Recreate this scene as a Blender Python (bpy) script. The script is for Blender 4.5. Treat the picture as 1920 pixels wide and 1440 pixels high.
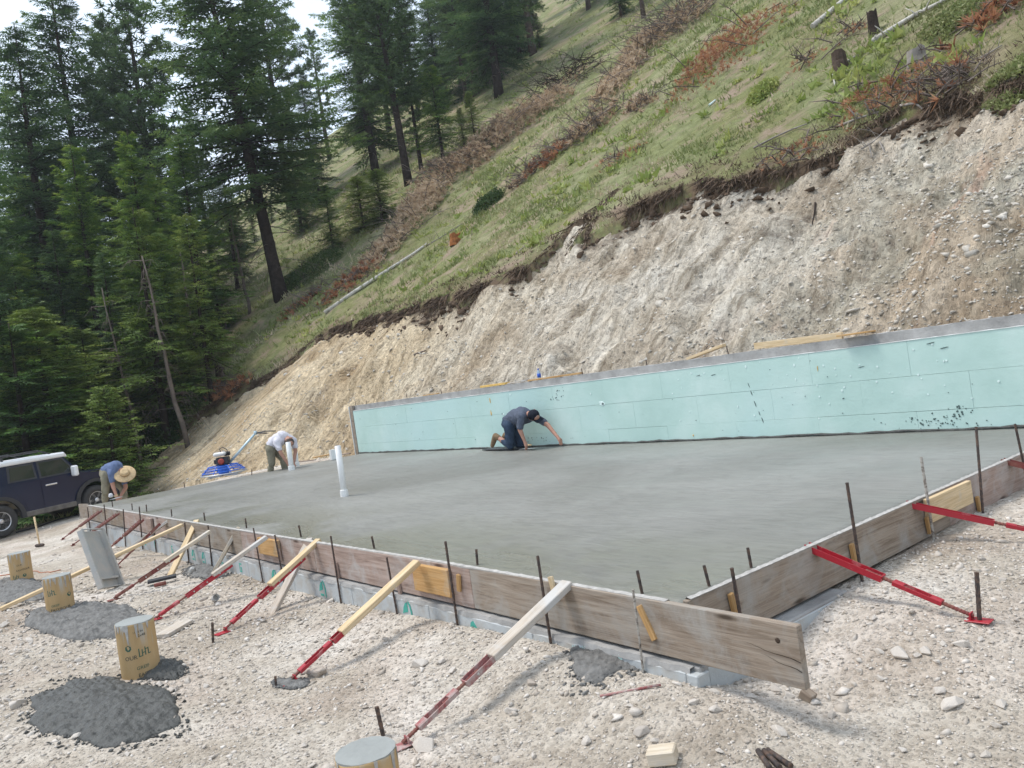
import bpy, bmesh, math, random
import numpy as np
from mathutils import Vector, Matrix, Quaternion
for _o in list(bpy.data.objects): bpy.data.objects.remove(_o)
SC = bpy.context.scene
COL = SC.collection
rnd = random.Random(11)
R = math.radians

# ------------------------------------------------------------------ camera
# world: X runs from the front form to the retaining wall, Y along the wall, Z up, top of slab = 0
FPX = 1496.0; HC = 1.25
_d1 = np.array([-1150., 158., FPX]); _d2 = np.array([1906., -287., FPX])
_d1 /= np.linalg.norm(_d1); _d2 -= _d1*_d2.dot(_d1); _d2 /= np.linalg.norm(_d2)
_up = np.cross(_d2, _d1)
if _up[1] > 0: _up = -_up
RC = np.array([_d2, _d1, _up])                       # world = RC @ cam(x right, y down, z fwd)
camd = bpy.data.cameras.new('camera'); cam = bpy.data.objects.new('camera', camd); COL.objects.link(cam)
_m = Matrix(((RC[0][0], -RC[0][1], -RC[0][2]), (RC[1][0], -RC[1][1], -RC[1][2]), (RC[2][0], -RC[2][1], -RC[2][2])))
cam.matrix_world = Matrix.Translation((0, 0, HC)) @ _m.to_4x4()
camd.sensor_width = 36; camd.lens = FPX/1920*36; camd.clip_start = .05; camd.clip_end = 3000
SC.camera = cam

# ------------------------------------------------------------------ light
SUN_EL, SUN_AZ = R(63), math.atan2(.50, -.38)        # direction TO the sun in the XY plane
world = bpy.data.worlds.new('World'); SC.world = world; world.use_nodes = True
wn = world.node_tree.nodes; wl = world.node_tree.links; wn.clear()
w_out = wn.new('ShaderNodeOutputWorld'); w_bg = wn.new('ShaderNodeBackground')
w_sky = wn.new('ShaderNodeTexSky'); w_sky.sky_type = 'NISHITA'; w_sky.sun_disc = False
w_sky.sun_elevation = SUN_EL; w_sky.sun_rotation = math.pi/2 - SUN_AZ; w_sky.air_density = 1.0; w_sky.dust_density = 2.0
w_tc = wn.new('ShaderNodeTexCoord'); w_no = wn.new('ShaderNodeTexNoise'); w_no.inputs['Scale'].default_value = 1.6
w_no.inputs['Detail'].default_value = 6; w_no.inputs['Roughness'].default_value = .55
w_rp = wn.new('ShaderNodeValToRGB'); w_rp.color_ramp.elements[0].position = .30; w_rp.color_ramp.elements[1].position = .62
w_rp.color_ramp.elements[0].color = (.35, .35, .35, 1); w_rp.color_ramp.elements[1].color = (.97, .97, .97, 1)
w_mx = wn.new('ShaderNodeMix'); w_mx.data_type = 'RGBA'
w_mx.inputs[7].default_value = (5.7, 6.6, 7.7, 1)      # bright thin cloud
wl.new(w_tc.outputs['Generated'], w_no.inputs['Vector']); wl.new(w_no.outputs['Fac'], w_rp.inputs['Fac'])
wl.new(w_rp.outputs['Color'], w_mx.inputs[0]); wl.new(w_sky.outputs['Color'], w_mx.inputs[6])
wl.new(w_mx.outputs[2], w_bg.inputs['Color']); w_bg.inputs['Strength'].default_value = .115
wl.new(w_bg.outputs['Background'], w_out.inputs['Surface'])
sd = bpy.data.lights.new('sun', 'SUN'); sd.energy = 1.7; sd.angle = R(16); sd.color = (1, .96, .90)
sun = bpy.data.objects.new('sun', sd); COL.objects.link(sun)
_sv = Vector((math.cos(SUN_EL)*math.cos(SUN_AZ), math.cos(SUN_EL)*math.sin(SUN_AZ), math.sin(SUN_EL)))
sun.rotation_euler = _sv.to_track_quat('Z', 'Y').to_euler()
SC.view_settings.view_transform = 'Standard'; SC.view_settings.look = 'None'; SC.view_settings.gamma = 1
SC.view_settings.use_curve_mapping = False; SC.view_settings.exposure = 0.82
SC.render.engine = 'CYCLES'; SC.render.resolution_x = 1024; SC.render.resolution_y = 768
SC.cycles.max_bounces = 5; SC.cycles.diffuse_bounces = 3; SC.cycles.transparent_max_bounces = 6

# ------------------------------------------------------------------ picture point -> place
def ray(px, py): return RC @ np.array([px-960., py-720., FPX])
def P(px, py, z=0.):
    v = ray(px, py); t = (z-HC)/v[2]; return Vector(v*t + np.array([0, 0, HC]))
def PX(px, py, X):
    v = ray(px, py); return Vector(v*(X/v[0]) + np.array([0, 0, HC]))
def PY(px, py, Y):
    v = ray(px, py); return Vector(v*(Y/v[1]) + np.array([0, 0, HC]))
def PD(px, py, d):
    v = ray(px, py)/FPX; return Vector(v*d + np.array([0, 0, HC]))

# ------------------------------------------------------------------ noise
def _h(ix, iy, s):
    n = (ix.astype(np.int64)*374761393 + iy.astype(np.int64)*668265263 + s*974634777) & 0xffffffff
    n = ((n ^ (n >> 13))*1274126177) & 0xffffffff
    n = ((n ^ (n >> 16))*2246822519) & 0xffffffff
    return ((n ^ (n >> 15)) & 0xffffff)/float(0xffffff)
def perl(x, y, s=0):
    x = np.asarray(x, float); y = np.asarray(y, float)
    ix = np.floor(x); iy = np.floor(y); fx = x-ix; fy = y-iy
    u = fx*fx*fx*(fx*(fx*6-15)+10); v = fy*fy*fy*(fy*(fy*6-15)+10)
    def g(a, b, dx, dy):
        t = _h(ix+a, iy+b, s)*2*np.pi; return np.cos(t)*dx + np.sin(t)*dy
    n00 = g(0, 0, fx, fy); n10 = g(1, 0, fx-1, fy); n01 = g(0, 1, fx, fy-1); n11 = g(1, 1, fx-1, fy-1)
    return (n00*(1-u)+n10*u)*(1-v) + (n01*(1-u)+n11*u)*v
def fbm(x, y, o=4, s=0, g=.5):
    r = 0; a = 1.
    for k in range(o):
        r = r + a*perl(x*2**k, y*2**k, s+k*17); a *= g
    return r
def sst(a, b, x):
    t = np.clip((x-a)/(b-a), 0, 1); return t*t*(3-2*t)

# ------------------------------------------------------------------ terrain heights
def nat(X, Y):
    X = np.asarray(X, float); Y = np.asarray(Y, float)
    z = .67*(X-7)
    z = np.where(X < 2, .67*(2-7) + .40*(X-2), z)
    z = z + .55*fbm(X/11., Y/11., 3, 5) + .10*fbm(X/1.7, Y/1.7, 3, 9)
    z = z + .12*np.clip(Y-30, 0, None)
    r = np.hypot(X, Y)
    z = z - .0022*np.clip(r-100, 0, None)**2
    return np.where(z < -24, -24-6*(1-np.exp((z+24)/6.)), z)
def hit(px, py, fn, z0=0.):
    v = ray(px, py)/FPX; ts = np.concatenate([np.arange(2, 60, .04), np.arange(60, 300, .3)])
    zz = HC + v[2]*ts; h = fn(v[0]*ts, v[1]*ts)
    i = np.argmax(zz < h)
    t = ts[i] if (zz < h).any() else 120.
    return Vector((v[0]*t, v[1]*t, float(fn(v[0]*t, v[1]*t))))
_edge_px = [(330, 812), (395, 760), (460, 722), (530, 688), (590, 640), (660, 603), (720, 595), (760, 582), (830, 560), (900, 540), (1000, 492), (1070, 460), (1105, 440),
            (1128, 400), (1165, 352), (1230, 372), (1300, 350), (1400, 330), (1500, 308), (1570, 285), (1620, 240), (1700, 203), (1800, 190), (1920, 160)]
_e = sorted([(h.y, h.x) for h in [hit(a, b, nat) for a, b in _edge_px]])
EY = np.array([-30, -5, 0]+[a for a, b in _e if a > 1]+[_e[-1][0]+2]); EX = np.array([17., 16, 15]+[b for a, b in _e if a > 1]+[7.0])
def edgeX(Y): return np.interp(Y, EY, EX) + .34*fbm(Y/1.4, Y*0+3.3, 3, 41) + .13*perl(Y/.33, Y*0+1.3, 43)
def toeX(Y): return np.interp(Y, [17.9, 19.2, 21, 23, 26, 31, 36], [9.3, 8.9, 7.9, 6.9, 6.2, 5.6, 6.6])
def toeZ(Y): return np.interp(Y, [16.8, 17.95, 19, 30], [.62, .0, -.22, -.5])
def pad(X, Y):
    z = -.50 + .05*fbm(X/2.1, Y/2.1, 3, 21) + .018*fbm(X/.33, Y/.33, 3, 22)
    z = z + (.20*sst(3.15, 4.3, X) + .03*sst(4, 7, X))*sst(3.4, 2.7, Y)*sst(.6, 2.4, Y) + .08*sst(3.2, 6, X)*sst(1.5, .8, Y)*0
    z = z + .135*np.exp(-((X-2.78)/.42)**2)*sst(8.5, 3.4, Y)*sst(1.7, 2.75, Y)
    z = z + .40*sst(3.4, 6.5, X)*sst(17.0, 18.2, Y)*sst(23.5, 19.5, Y)
    z = z - .33*sst(12.5, 19.5, Y)*sst(4.9, 1.8, X)
    z = np.where((X > 3.1) & (X < 9.2) & (Y > 2.9) & (Y < 17.4), -.62, z)
    return z
def terr(X, Y, full=False):
    X = np.asarray(X, float); Y = np.asarray(Y, float)
    n = nat(X, Y); p = pad(X, Y)
    e = edgeX(Y); t0 = toeX(Y); tz = toeZ(Y)
    far = sst(23.0, 27.5, Y + .8*fbm(X/3, Y/3, 2, 77))*sst(7.5, 5.5, X) + sst(-9, -14, X); far = np.clip(far, 0, 1)
    padn = p*(1-far) + np.minimum(n, p)*far
    t = np.clip((X-t0)/np.maximum(e-t0, .3), 0, 1)
    ze = nat(e, Y) - .20 - .34*np.clip(perl(Y/1.6, Y*0, 8), 0, 1)
    wy = Y + .9*fbm(X/2.5, Y/2.5, 2, 31)
    gul = .42*fbm(wy/1.7, X/4.0, 4, 33) + .26*fbm(X/.9, Y/.8, 4, 34) + .10*fbm(X/.42, Y/.36, 3, 36) - .10*np.clip(perl(X/1.1+.7*perl(Y, X, 6), Y/1.3, 55)-.15, 0, 1)*4*.5
    led = .10*np.clip(perl(X/.9+perl(X, Y, 3), Y/2.4, 39)*3, -1, 1)
    cut = tz + (ze-tz)*(t**.93) + (gul+led)*np.clip(np.minimum(t*7, (1-t)*8+.25), 0, 1)
    cut = np.minimum(cut, n-.02)
    cut = np.where((ze < tz), np.minimum(n, p), cut)
    z = np.where(X < t0, padn, np.where(X < e, cut, n))
    cw = np.exp(-(((X-3.2)/2.6)**4+((Y-24.3)/2.0)**4)); z = z*(1-cw)+(-.80+.05*(X-2))*cw
    if not full: return z
    cls = np.where(X < t0, np.where(far > .45, 2, 0), np.where(X < e, 1, 2)); cls = np.where((cls == 1) & ((Y > 36.5) | (Y < -40)), 2, cls)
    return z, cls, np.clip(e-X, -3, 9)
def gz(x, y): return float(terr(x, y))

# ------------------------------------------------------------------ materials
MATS = {}
def newmat(n):
    m = bpy.data.materials.new(n); m.use_nodes = True; MATS[n] = m
    nt = m.node_tree; b = nt.nodes['Principled BSDF']; return m, nt, b
def lk(nt, a, b): nt.links.new(a, b)
def node(nt, t, **k):
    n = nt.nodes.new(t)
    for a, v in k.items():
        if a in n.inputs: n.inputs[a].default_value = v
        else: setattr(n, a, v)
    return n
def coord(nt, scale=(1, 1, 1), kind='Object', rot=(0, 0, 0)):
    t = nt.nodes.new('ShaderNodeTexCoord'); mp = nt.nodes.new('ShaderNodeMapping')
    mp.inputs['Scale'].default_value = scale; mp.inputs['Rotation'].default_value = rot
    lk(nt, t.outputs[kind], mp.inputs['Vector']); return mp.outputs['Vector']
def noise(nt, vec, scale, detail=5, rough=.6, dist=0):
    n = nt.nodes.new('ShaderNodeTexNoise'); n.inputs['Scale'].default_value = scale; n.inputs['Detail'].default_value = detail
    n.inputs['Roughness'].default_value = rough; n.inputs['Distortion'].default_value = dist
    if vec is not None: lk(nt, vec, n.inputs['Vector'])
    return n.outputs['Fac']
def ramp(nt, fac, stops):
    r = nt.nodes.new('ShaderNodeValToRGB'); e = r.color_ramp.elements
    while len(e) < len(stops): e.new(.5)
    for i, (p, c) in enumerate(stops):
        e[i].position = p; e[i].color = tuple(c)+(1,) if not isinstance(c, (int, float)) else (c, c, c, 1)
    lk(nt, fac, r.inputs['Fac']); return r.outputs['Color']
def mix(nt, fac, a, b, mode='MIX'):
    m = nt.nodes.new('ShaderNodeMix'); m.data_type = 'RGBA'; m.blend_type = mode
    for i, v in ((0, fac), (6, a), (7, b)):
        if isinstance(v, bpy.types.NodeSocket): lk(nt, v, m.inputs[i])
        elif i == 0: m.inputs[0].default_value = v
        else: m.inputs[i].default_value = tuple(v)+(1,)
    return m.outputs[2]
def bump(nt, b, h, dist=.01, st=1., prev=None):
    n = nt.nodes.new('ShaderNodeBump'); n.inputs['Distance'].default_value = dist; n.inputs['Strength'].default_value = st
    lk(nt, h, n.inputs['Height'])
    if prev is not None: lk(nt, prev, n.inputs['Normal'])
    lk(nt, n.outputs['Normal'], b.inputs['Normal']); return n.outputs['Normal']
def attr(nt, name):
    a = nt.nodes.new('ShaderNodeAttribute'); a.attribute_name = name; return a
def simple(n, col, rough=.6, metal=0, var=.25, scale=6, spec=.5, bd=0, bs=40):
    m, nt, b = newmat(n); v = coord(nt)
    c = ramp(nt, noise(nt, v, scale, 6, .65), [(.3, [x*(1-var) for x in col]), (.7, [min(1, x*(1+var)) for x in col])])
    lk(nt, c, b.inputs['Base Color']); b.inputs['Roughness'].default_value = rough; b.inputs['Metallic'].default_value = metal
    b.inputs['Specular IOR Level'].default_value = spec
    if bd: bump(nt, b, noise(nt, v, bs, 5, .6), bd)
    return m
def dirtmix(n, base, dirt, rough, metal, lo, hi, scale=5, bd=.0):
    m, nt, b = newmat(n); v = coord(nt)
    c = mix(nt, ramp(nt, noise(nt, v, scale, 8, .7), [(lo, 0), (hi, 1)]), base, dirt)
    lk(nt, c, b.inputs['Base Color']); b.inputs['Roughness'].default_value = rough; b.inputs['Metallic'].default_value = metal
    if bd: bump(nt, b, noise(nt, v, scale*8, 4, .6), bd)
    return m

# ground with stones
m, nt, b = newmat('gravel_soil'); v = coord(nt)
big = ramp(nt, noise(nt, v, .55, 5, .6, .4), [(.34, (.42, .365, .30)), (.46, (.545, .49, .415)), (.58, (.655, .605, .535)), (.72, (.77, .735, .68))])
mid = ramp(nt, noise(nt, v, 4.5, 8, .72), [(.30, (.62, .58, .54)), (.62, (1, 1, 1))])
c = mix(nt, .65, big, mid, 'MULTIPLY')
vo = node(nt, 'ShaderNodeTexVoronoi', Scale=38.); lk(nt, v, vo.inputs['Vector'])
stc = ramp(nt, vo.outputs['Color'], [(0, (.66, .62, .58)), (.5, (.92, .90, .87)), (1, (1.12, 1.09, 1.06))])
c = mix(nt, .8, c, stc, 'MULTIPLY')
pink = mix(nt, ramp(nt, noise(nt, v, .9, 3, .5), [(.48, 0), (.64, 1)]), (1, 1, 1), (1.0, .97, .97))
c = mix(nt, 1, c, pink, 'MULTIPLY')
lk(nt, c, b.inputs['Base Color']); b.inputs['Roughness'].default_value = .95; b.inputs['Specular IOR Level'].default_value = .15
vh = ramp(nt, vo.outputs['Distance'], [(0, 1), (.55, 0)])
n1 = bump(nt, b, vh, .016, .9); n1 = bump(nt, b, noise(nt, v, 12, 7, .7), .03, .7, n1); bump(nt, b, noise(nt, v, 60, 6, .7), .008, .9, n1)

# excavated bank
m, nt, b = newmat('cut_soil'); v = coord(nt); vs = coord(nt, (.35, 1.1, .35))
base = ramp(nt, noise(nt, v, .45, 4, .6, .5), [(.30, (.56, .47, .36)), (.46, (.76, .69, .575)), (.64, (.87, .83, .74))])
streak = ramp(nt, noise(nt, vs, 2.6, 8, .72, .6), [(.36, (.42, .38, .33)), (.50, (.92, .90, .88)), (.70, (1.16, 1.14, 1.12))])
c = mix(nt, .85, base, streak, 'MULTIPLY')
sep = node(nt, 'ShaderNodeSeparateXYZ'); lk(nt, v, sep.inputs[0])
yr = node(nt, 'ShaderNodeMapRange'); lk(nt, sep.outputs['Y'], yr.inputs['Value'])
yr.inputs[1].default_value = 13.; yr.inputs[2].default_value = 19.
c = mix(nt, yr.outputs[0], c, mix(nt, .75, c, (1.0, .87, .66), 'MULTIPLY'))
rt = node(nt, 'ShaderNodeMapRange'); lk(nt, sep.outputs['Y'], rt.inputs['Value']); rt.inputs[1].default_value = 8.5; rt.inputs[2].default_value = 5.
gray = mix(nt, ramp(nt, noise(nt, v, .55, 4, .6), [(.44, 0), (.56, 1)]), (.90, .83, .76), (.80, .84, .83))
red = mix(nt, ramp(nt, noise(nt, vs, .9, 4, .6), [(.56, 0), (.66, 1)]), gray, (1.0, .72, .66))
c = mix(nt, rt.outputs[0], c, mix(nt, .9, c, red, 'MULTIPLY'))
dk = ramp(nt, noise(nt, v, 1.1, 7, .7, 1.2), [(.55, 0), (.66, 1)])
c = mix(nt, dk, c, mix(nt, .55, c, (.24, .19, .15)))
ed = attr(nt, 'edge')
er = node(nt, 'ShaderNodeMath', operation='ADD'); lk(nt, ed.outputs['Fac'], er.inputs[0])
nm = node(nt, 'ShaderNodeMapRange'); lk(nt, noise(nt, v, 1.4, 5, .65), nm.inputs['Value']); nm.inputs[1].default_value = .3; nm.inputs[2].default_value = .7
nm.inputs[3].default_value = .75; nm.inputs[4].default_value = -.45
lk(nt, nm.outputs[0], er.inputs[1])
c = mix(nt, ramp(nt, er.outputs[0], [(.04, 1), (.50, 0)]), c, mix(nt, noise(nt, v, 7, 4, .6), (.16, .12, .09), (.40, .33, .26)))
vo = node(nt, 'ShaderNodeTexVoronoi', Scale=13.); lk(nt, v, vo.inputs['Vector'])
c = mix(nt, .75, c, ramp(nt, vo.outputs['Color'], [(0, (.62, .59, .56)), (.5, (.95, .93, .9)), (1, (1.1, 1.08, 1.05))]), 'MULTIPLY')
lk(nt, c, b.inputs['Base Color']); b.inputs['Roughness'].default_value = .95; b.inputs['Specular IOR Level'].default_value = .12
n1 = bump(nt, b, ramp(nt, vo.outputs['Distance'], [(0, 1), (.6, 0)]), .05, .9); n1 = bump(nt, b, noise(nt, vs, 6, 9, .75, .6), .16, 1., n1)

# grassy hill
m, nt, b = newmat('meadow'); v = coord(nt)
g = ramp(nt, noise(nt, v, .28, 6, .62, .4), [(.30, (.36, .30, .20)), (.43, (.235, .24, .105)), (.56, (.25, .27, .13)), (.68, (.38, .355, .22))])
g2 = ramp(nt, noise(nt, v, 3.2, 8, .75), [(.32, (.50, .48, .44)), (.6, (1.05, 1.05, 1)), (.75, (1.5, 1.45, 1.3))])
g = mix(nt, .8, g, g2, 'MULTIPLY')
ed = attr(nt, 'edge'); g = mix(nt, ramp(nt, noise(nt, v, .8, 6, .7, .3), [(.50, 0), (.64, 1)]), g, (.34, .26, .19))
br = node(nt, 'ShaderNodeMapRange'); lk(nt, ed.outputs['Fac'], br.inputs['Value']); br.inputs[1].default_value = -1.1; br.inputs[2].default_value = -.05
g = mix(nt, mix(nt, 1, br.outputs[0], ramp(nt, noise(nt, v, 1.3, 5, .7), [(.38, 0), (.56, 1)]), 'MULTIPLY'), g, (.19, .135, .09))
lk(nt, g, b.inputs['Base Color']); b.inputs['Roughness'].default_value = .95; b.inputs['Specular IOR Level'].default_value = .1
n1 = bump(nt, b, noise(nt, v, 9, 8, .75), .10, .9)

def foliage(n, stops, rough=.6, tr=.2, vs=1.2):
    m, nt, b = newmat(n); v = coord(nt)
    oi = node(nt, 'ShaderNodeObjectInfo')
    f = noise(nt, v, vs, 5, .7)
    a = attr(nt, 'tone'); mm = node(nt, 'ShaderNodeMath', operation='ADD'); lk(nt, f, mm.inputs[0])
    m2 = node(nt, 'ShaderNodeMath', operation='MULTIPLY_ADD'); lk(nt, a.outputs['Fac'], m2.inputs[0]); m2.inputs[1].default_value = .5; m2.inputs[2].default_value = -.25
    lk(nt, m2.outputs[0], mm.inputs[1])
    m3 = node(nt, 'ShaderNodeMath', operation='MULTIPLY_ADD'); lk(nt, oi.outputs['Random'], m3.inputs[0]); m3.inputs[1].default_value = .24; m3.inputs[2].default_value = -.12
    m4 = node(nt, 'ShaderNodeMath', operation='ADD'); lk(nt, mm.outputs[0], m4.inputs[0]); lk(nt, m3.outputs[0], m4.inputs[1])
    c = ramp(nt, m4.outputs[0], stops); lk(nt, c, b.inputs['Base Color']); b.inputs['Roughness'].default_value = rough
    b.inputs['Specular IOR Level'].default_value = .25
    if tr:
        t = node(nt, 'ShaderNodeBsdfTranslucent'); lk(nt, c, t.inputs['Color']); ms = node(nt, 'ShaderNodeMixShader'); ms.inputs[0].default_value = tr*1.6
        lk(nt, b.outputs[0], ms.inputs[1]); lk(nt, t.outputs[0], ms.inputs[2]); lk(nt, ms.outputs[0], nt.nodes['Material Output'].inputs['Surface'])
    return m
foliage('fir_needles', [(.25, (0.057, 0.113, 0.035)), (.45, (0.105, 0.199, 0.048)), (.62, (0.178, 0.295, 0.057)), (.85, (0.342, 0.424, 0.080))])
foliage('bluefir_needles', [(.25, (0.052, 0.102, 0.046)), (.5, (0.104, 0.183, 0.068)), (.8, (0.194, 0.274, 0.085))])
foliage('pine_needles', [(.25, (0.058, 0.100, 0.040)), (.5, (0.113, 0.183, 0.069)), (.8, (0.216, 0.281, 0.096))])
foliage('young_needles', [(.25, (0.089, 0.154, 0.038)), (.5, (0.163, 0.241, 0.052)), (.8, (0.278, 0.338, 0.086))])
foliage('grass_blades', [(.25, (0.177, 0.184, 0.072)), (.42, (0.224, 0.270, 0.091)), (.58, (0.330, 0.335, 0.156)), (.8, (0.566, 0.464, 0.338))], vs=.35)
foliage('flower_leaves', [(.3, (0.242, 0.308, 0.077)), (.6, (0.396, 0.418, 0.132)), (.8, (0.572, 0.528, 0.176))], vs=.8)
foliage('shrub_leaves', [(.3, (.035, .07, .02)), (.6, (.075, .125, .035)), (.8, (.12, .17, .05))])
foliage('dead_needles_tan', [(.18, (.14, .095, .06)), (.34, (.38, .26, .165)), (.50, (.56, .42, .285)), (.80, (.70, .56, .41))], vs=2.5)
foliage('dead_needles_red', [(.25, (0.257, 0.117, 0.065)), (.5, (0.435, 0.205, 0.111)), (.8, (0.611, 0.355, 0.204))], vs=1.5)
simple('bark', (.085, .062, .048), .95, 0, .45, 5, .1, .03, 12)
simple('dark_bark', (.045, .034, .028), .95, 0, .45, 5, .1, .03, 12)
simple('dead_twig', (.16, .13, .11), .95, 0, .35, 3, .1)
simple('gray_twig', (.30, .27, .24), .95, 0, .35, 3, .1)
simple('bleached_log', (.50, .47, .42), .9, 0, .35, 7, .1, .01, 30)
simple('root_fibre', (.12, .085, .06), .95, 0, .5, 4, .1)
simple('fresh_cut', (.62, .40, .20), .8, 0, .25, 12, .2)
simple('rust_rot', (.30, .12, .045), .95, 0, .5, 9, .1, .03, 14)

def woodmat(n, a, bb, c3, rough=.85, stain=None, sl=.5, sh=.7, spec=.2):
    m, nt, b = newmat(n); v = coord(nt, (1.0, 14, 14)); v1 = coord(nt)
    f = noise(nt, v, 1.5, 8, .65, 1.2)
    c = ramp(nt, f, [(.30, a), (.50, bb), (.70, c3)])
    f2 = noise(nt, coord(nt, (2, 60, 60)), 2, 4, .6, .5)
    c = mix(nt, .6, c, ramp(nt, f2, [(.35, (.72, .72, .72)), (.6, (1.05, 1.05, 1.05))]), 'MULTIPLY')
    if stain: c = mix(nt, ramp(nt, noise(nt, v1, 3.2, 7, .7, .6), [(sl, 0), (sh, 1)]), c, stain)
    # knots
    vo = node(nt, 'ShaderNodeTexVoronoi', Scale=1.); lk(nt, coord(nt, (1.6, 7, 7)), vo.inputs['Vector'])
    c = mix(nt, ramp(nt, vo.outputs['Distance'], [(.05, 1), (.13, 0)]), c, [x*.45 for x in a])
    lk(nt, c, b.inputs['Base Color']); b.inputs['Roughness'].default_value = rough; b.inputs['Specular IOR Level'].default_value = spec
    bump(nt, b, f2, .0025, .8); return m
woodmat('gray_plank', (.17, .125, .09), (.30, .24, .185), (.38, .325, .265), stain=(.33, .305, .27), sl=.48, sh=.68)
woodmat('red_plank', (.22, .15, .12), (.38, .28, .23), (.46, .36, .31), stain=(.42, .38, .35), sl=.5, sh=.7)
woodmat('new_lumber', (.50, .35, .19), (.66, .50, .30), (.74, .59, .40), stain=(.55, .50, .42), sl=.62, sh=.8)
woodmat('pale_lumber', (.45, .36, .25), (.60, .51, .39), (.68, .60, .49), stain=(.50, .47, .43), sl=.50, sh=.72)
woodmat('worn_lumber', (.38, .30, .22), (.52, .45, .37), (.60, .54, .47), stain=(.50, .48, .45), sl=.45, sh=.62)
woodmat('orange_scab', (.40, .22, .08), (.52, .31, .13), (.58, .38, .19), stain=(.45, .36, .26), sl=.56, sh=.75)
simple('dry_slurry', (.42, .40, .37), .95, 0, .25, 20, .2, .004, 60)

# wet slab
m, nt, b = newmat('wet_concrete'); v = coord(nt)
c = ramp(nt, noise(nt, v, .35, 4, .55, .6), [(.35, (.192, .188, .166)), (.5, (.230, .226, .204)), (.66, (.268, .264, .240))])
sep = node(nt, 'ShaderNodeSeparateXYZ'); lk(nt, v, sep.inputs[0])
fr = node(nt, 'ShaderNodeMapRange'); lk(nt, sep.outputs['X'], fr.inputs['Value']); fr.inputs[1].default_value = 4.5; fr.inputs[2].default_value = 3.2
gm = mix(nt, 1, fr.outputs[0], ramp(nt, noise(nt, v, .5, 4, .6, .8), [(.40, 0), (.56, 1)]), 'MULTIPLY')
c = mix(nt, gm, c, (.208, .205, .164))
vst = coord(nt, (1.0, .18, 1), 'Object', (0, 0, R(22)))
st = noise(nt, vst, 13, 6, .66, 1.8)
c = mix(nt, .8, c, ramp(nt, st, [(.40, (.84, .84, .84)), (.51, (1, 1, 1)), (.63, (1.08, 1.08, 1.08))]), 'MULTIPLY')
lk(nt, c, b.inputs['Base Color'])
lk(nt, mix(nt, gm, ramp(nt, noise(nt, v, .8, 4, .6), [(.35, .40), (.65, .58)]), (.24, .24, .24)), b.inputs['Roughness']); b.inputs['Specular IOR Level'].default_value = .4
n1 = bump(nt, b, st, .010, .9); bump(nt, b, noise(nt, v, 1.3, 3, .5), .012, .5, n1)
simple('dry_concrete', (.33, .32, .305), .9, 0, .28, 4, .3, .006, 30)
simple('tube_concrete', (.30, .31, .295), .7, 0, .12, 5, .3, .004, 30)
simple('wet_pile', (.070, .070, .064), .55, 0, .45, 14, .4, .012, 45)
simple('gray_pile', (.17, .165, .155), .9, 0, .40, 14, .3, .012, 45)

# foam
m, nt, b = newmat('mint_foam'); v = coord(nt)
c = ramp(nt, noise(nt, v, 1.1, 5, .6, .3), [(.32, (.43, .59, .53)), (.5, (.48, .64, .58)), (.68, (.55, .69, .635))])
c = mix(nt, ramp(nt, noise(nt, v, .5, 3, .5), [(.45, 0), (.65, .7)]), c, (.47, .64, .61))
c = mix(nt, ramp(nt, noise(nt, coord(nt, (3, 3, 1.2)), 2.2, 8, .75), [(.62, 0), (.78, .55)]), c, (.70, .76, .72))
c = mix(nt, ramp(nt, noise(nt, v, 18, 6, .8), [(.70, 0), (.76, .6)]), c, (.24, .33, .30))
lk(nt, c, b.inputs['Base Color']); b.inputs['Roughness'].default_value = .8; b.inputs['Specular IOR Level'].default_value = .25
bump(nt, b, noise(nt, v, 14, 5, .65), .004, .8)
simple('foam_wound', (.08, .12, .11), .95, 0, .4, 20)
simple('foam_chip', (.68, .80, .76), .9, 0, .1, 20)
simple('yellow_foam', (.66, .42, .12), .8, 0, .3, 20)
simple('green_print', (.06, .34, .27), .8, 0, .15, 30)
simple('white_line', (.72, .73, .70), .9, 0, .12, 15)

m, nt, b = newmat('cardboard'); v = coord(nt)
c = ramp(nt, noise(nt, coord(nt, (2, 2, .5)), 3, 6, .6), [(.35, (.40, .27, .13)), (.6, (.49, .34, .175)), (.75, (.55, .42, .25))])
dr = ramp(nt, noise(nt, coord(nt, (9, 9, .9)), 3.2, 4, .6), [(.52, 0), (.60, 1)])
hh = node(nt, 'ShaderNodeSeparateXYZ'); lk(nt, coord(nt), hh.inputs[0])
hr = node(nt, 'ShaderNodeMapRange'); lk(nt, hh.outputs['Z'], hr.inputs['Value']); hr.inputs[1].default_value = .26; hr.inputs[2].default_value = .42
c = mix(nt, mix(nt, 1, dr, hr.outputs[0], 'MULTIPLY'), c, (.42, .42, .39))
lk(nt, c, b.inputs['Base Color']); b.inputs['Roughness'].default_value = .85; b.inputs['Specular IOR Level'].default_value = .2
simple('print_ink', (.05, .055, .045), .8, 0, .3, 60)
simple('print_green', (.045, .11, .075), .8, 0, .3, 60)

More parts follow.
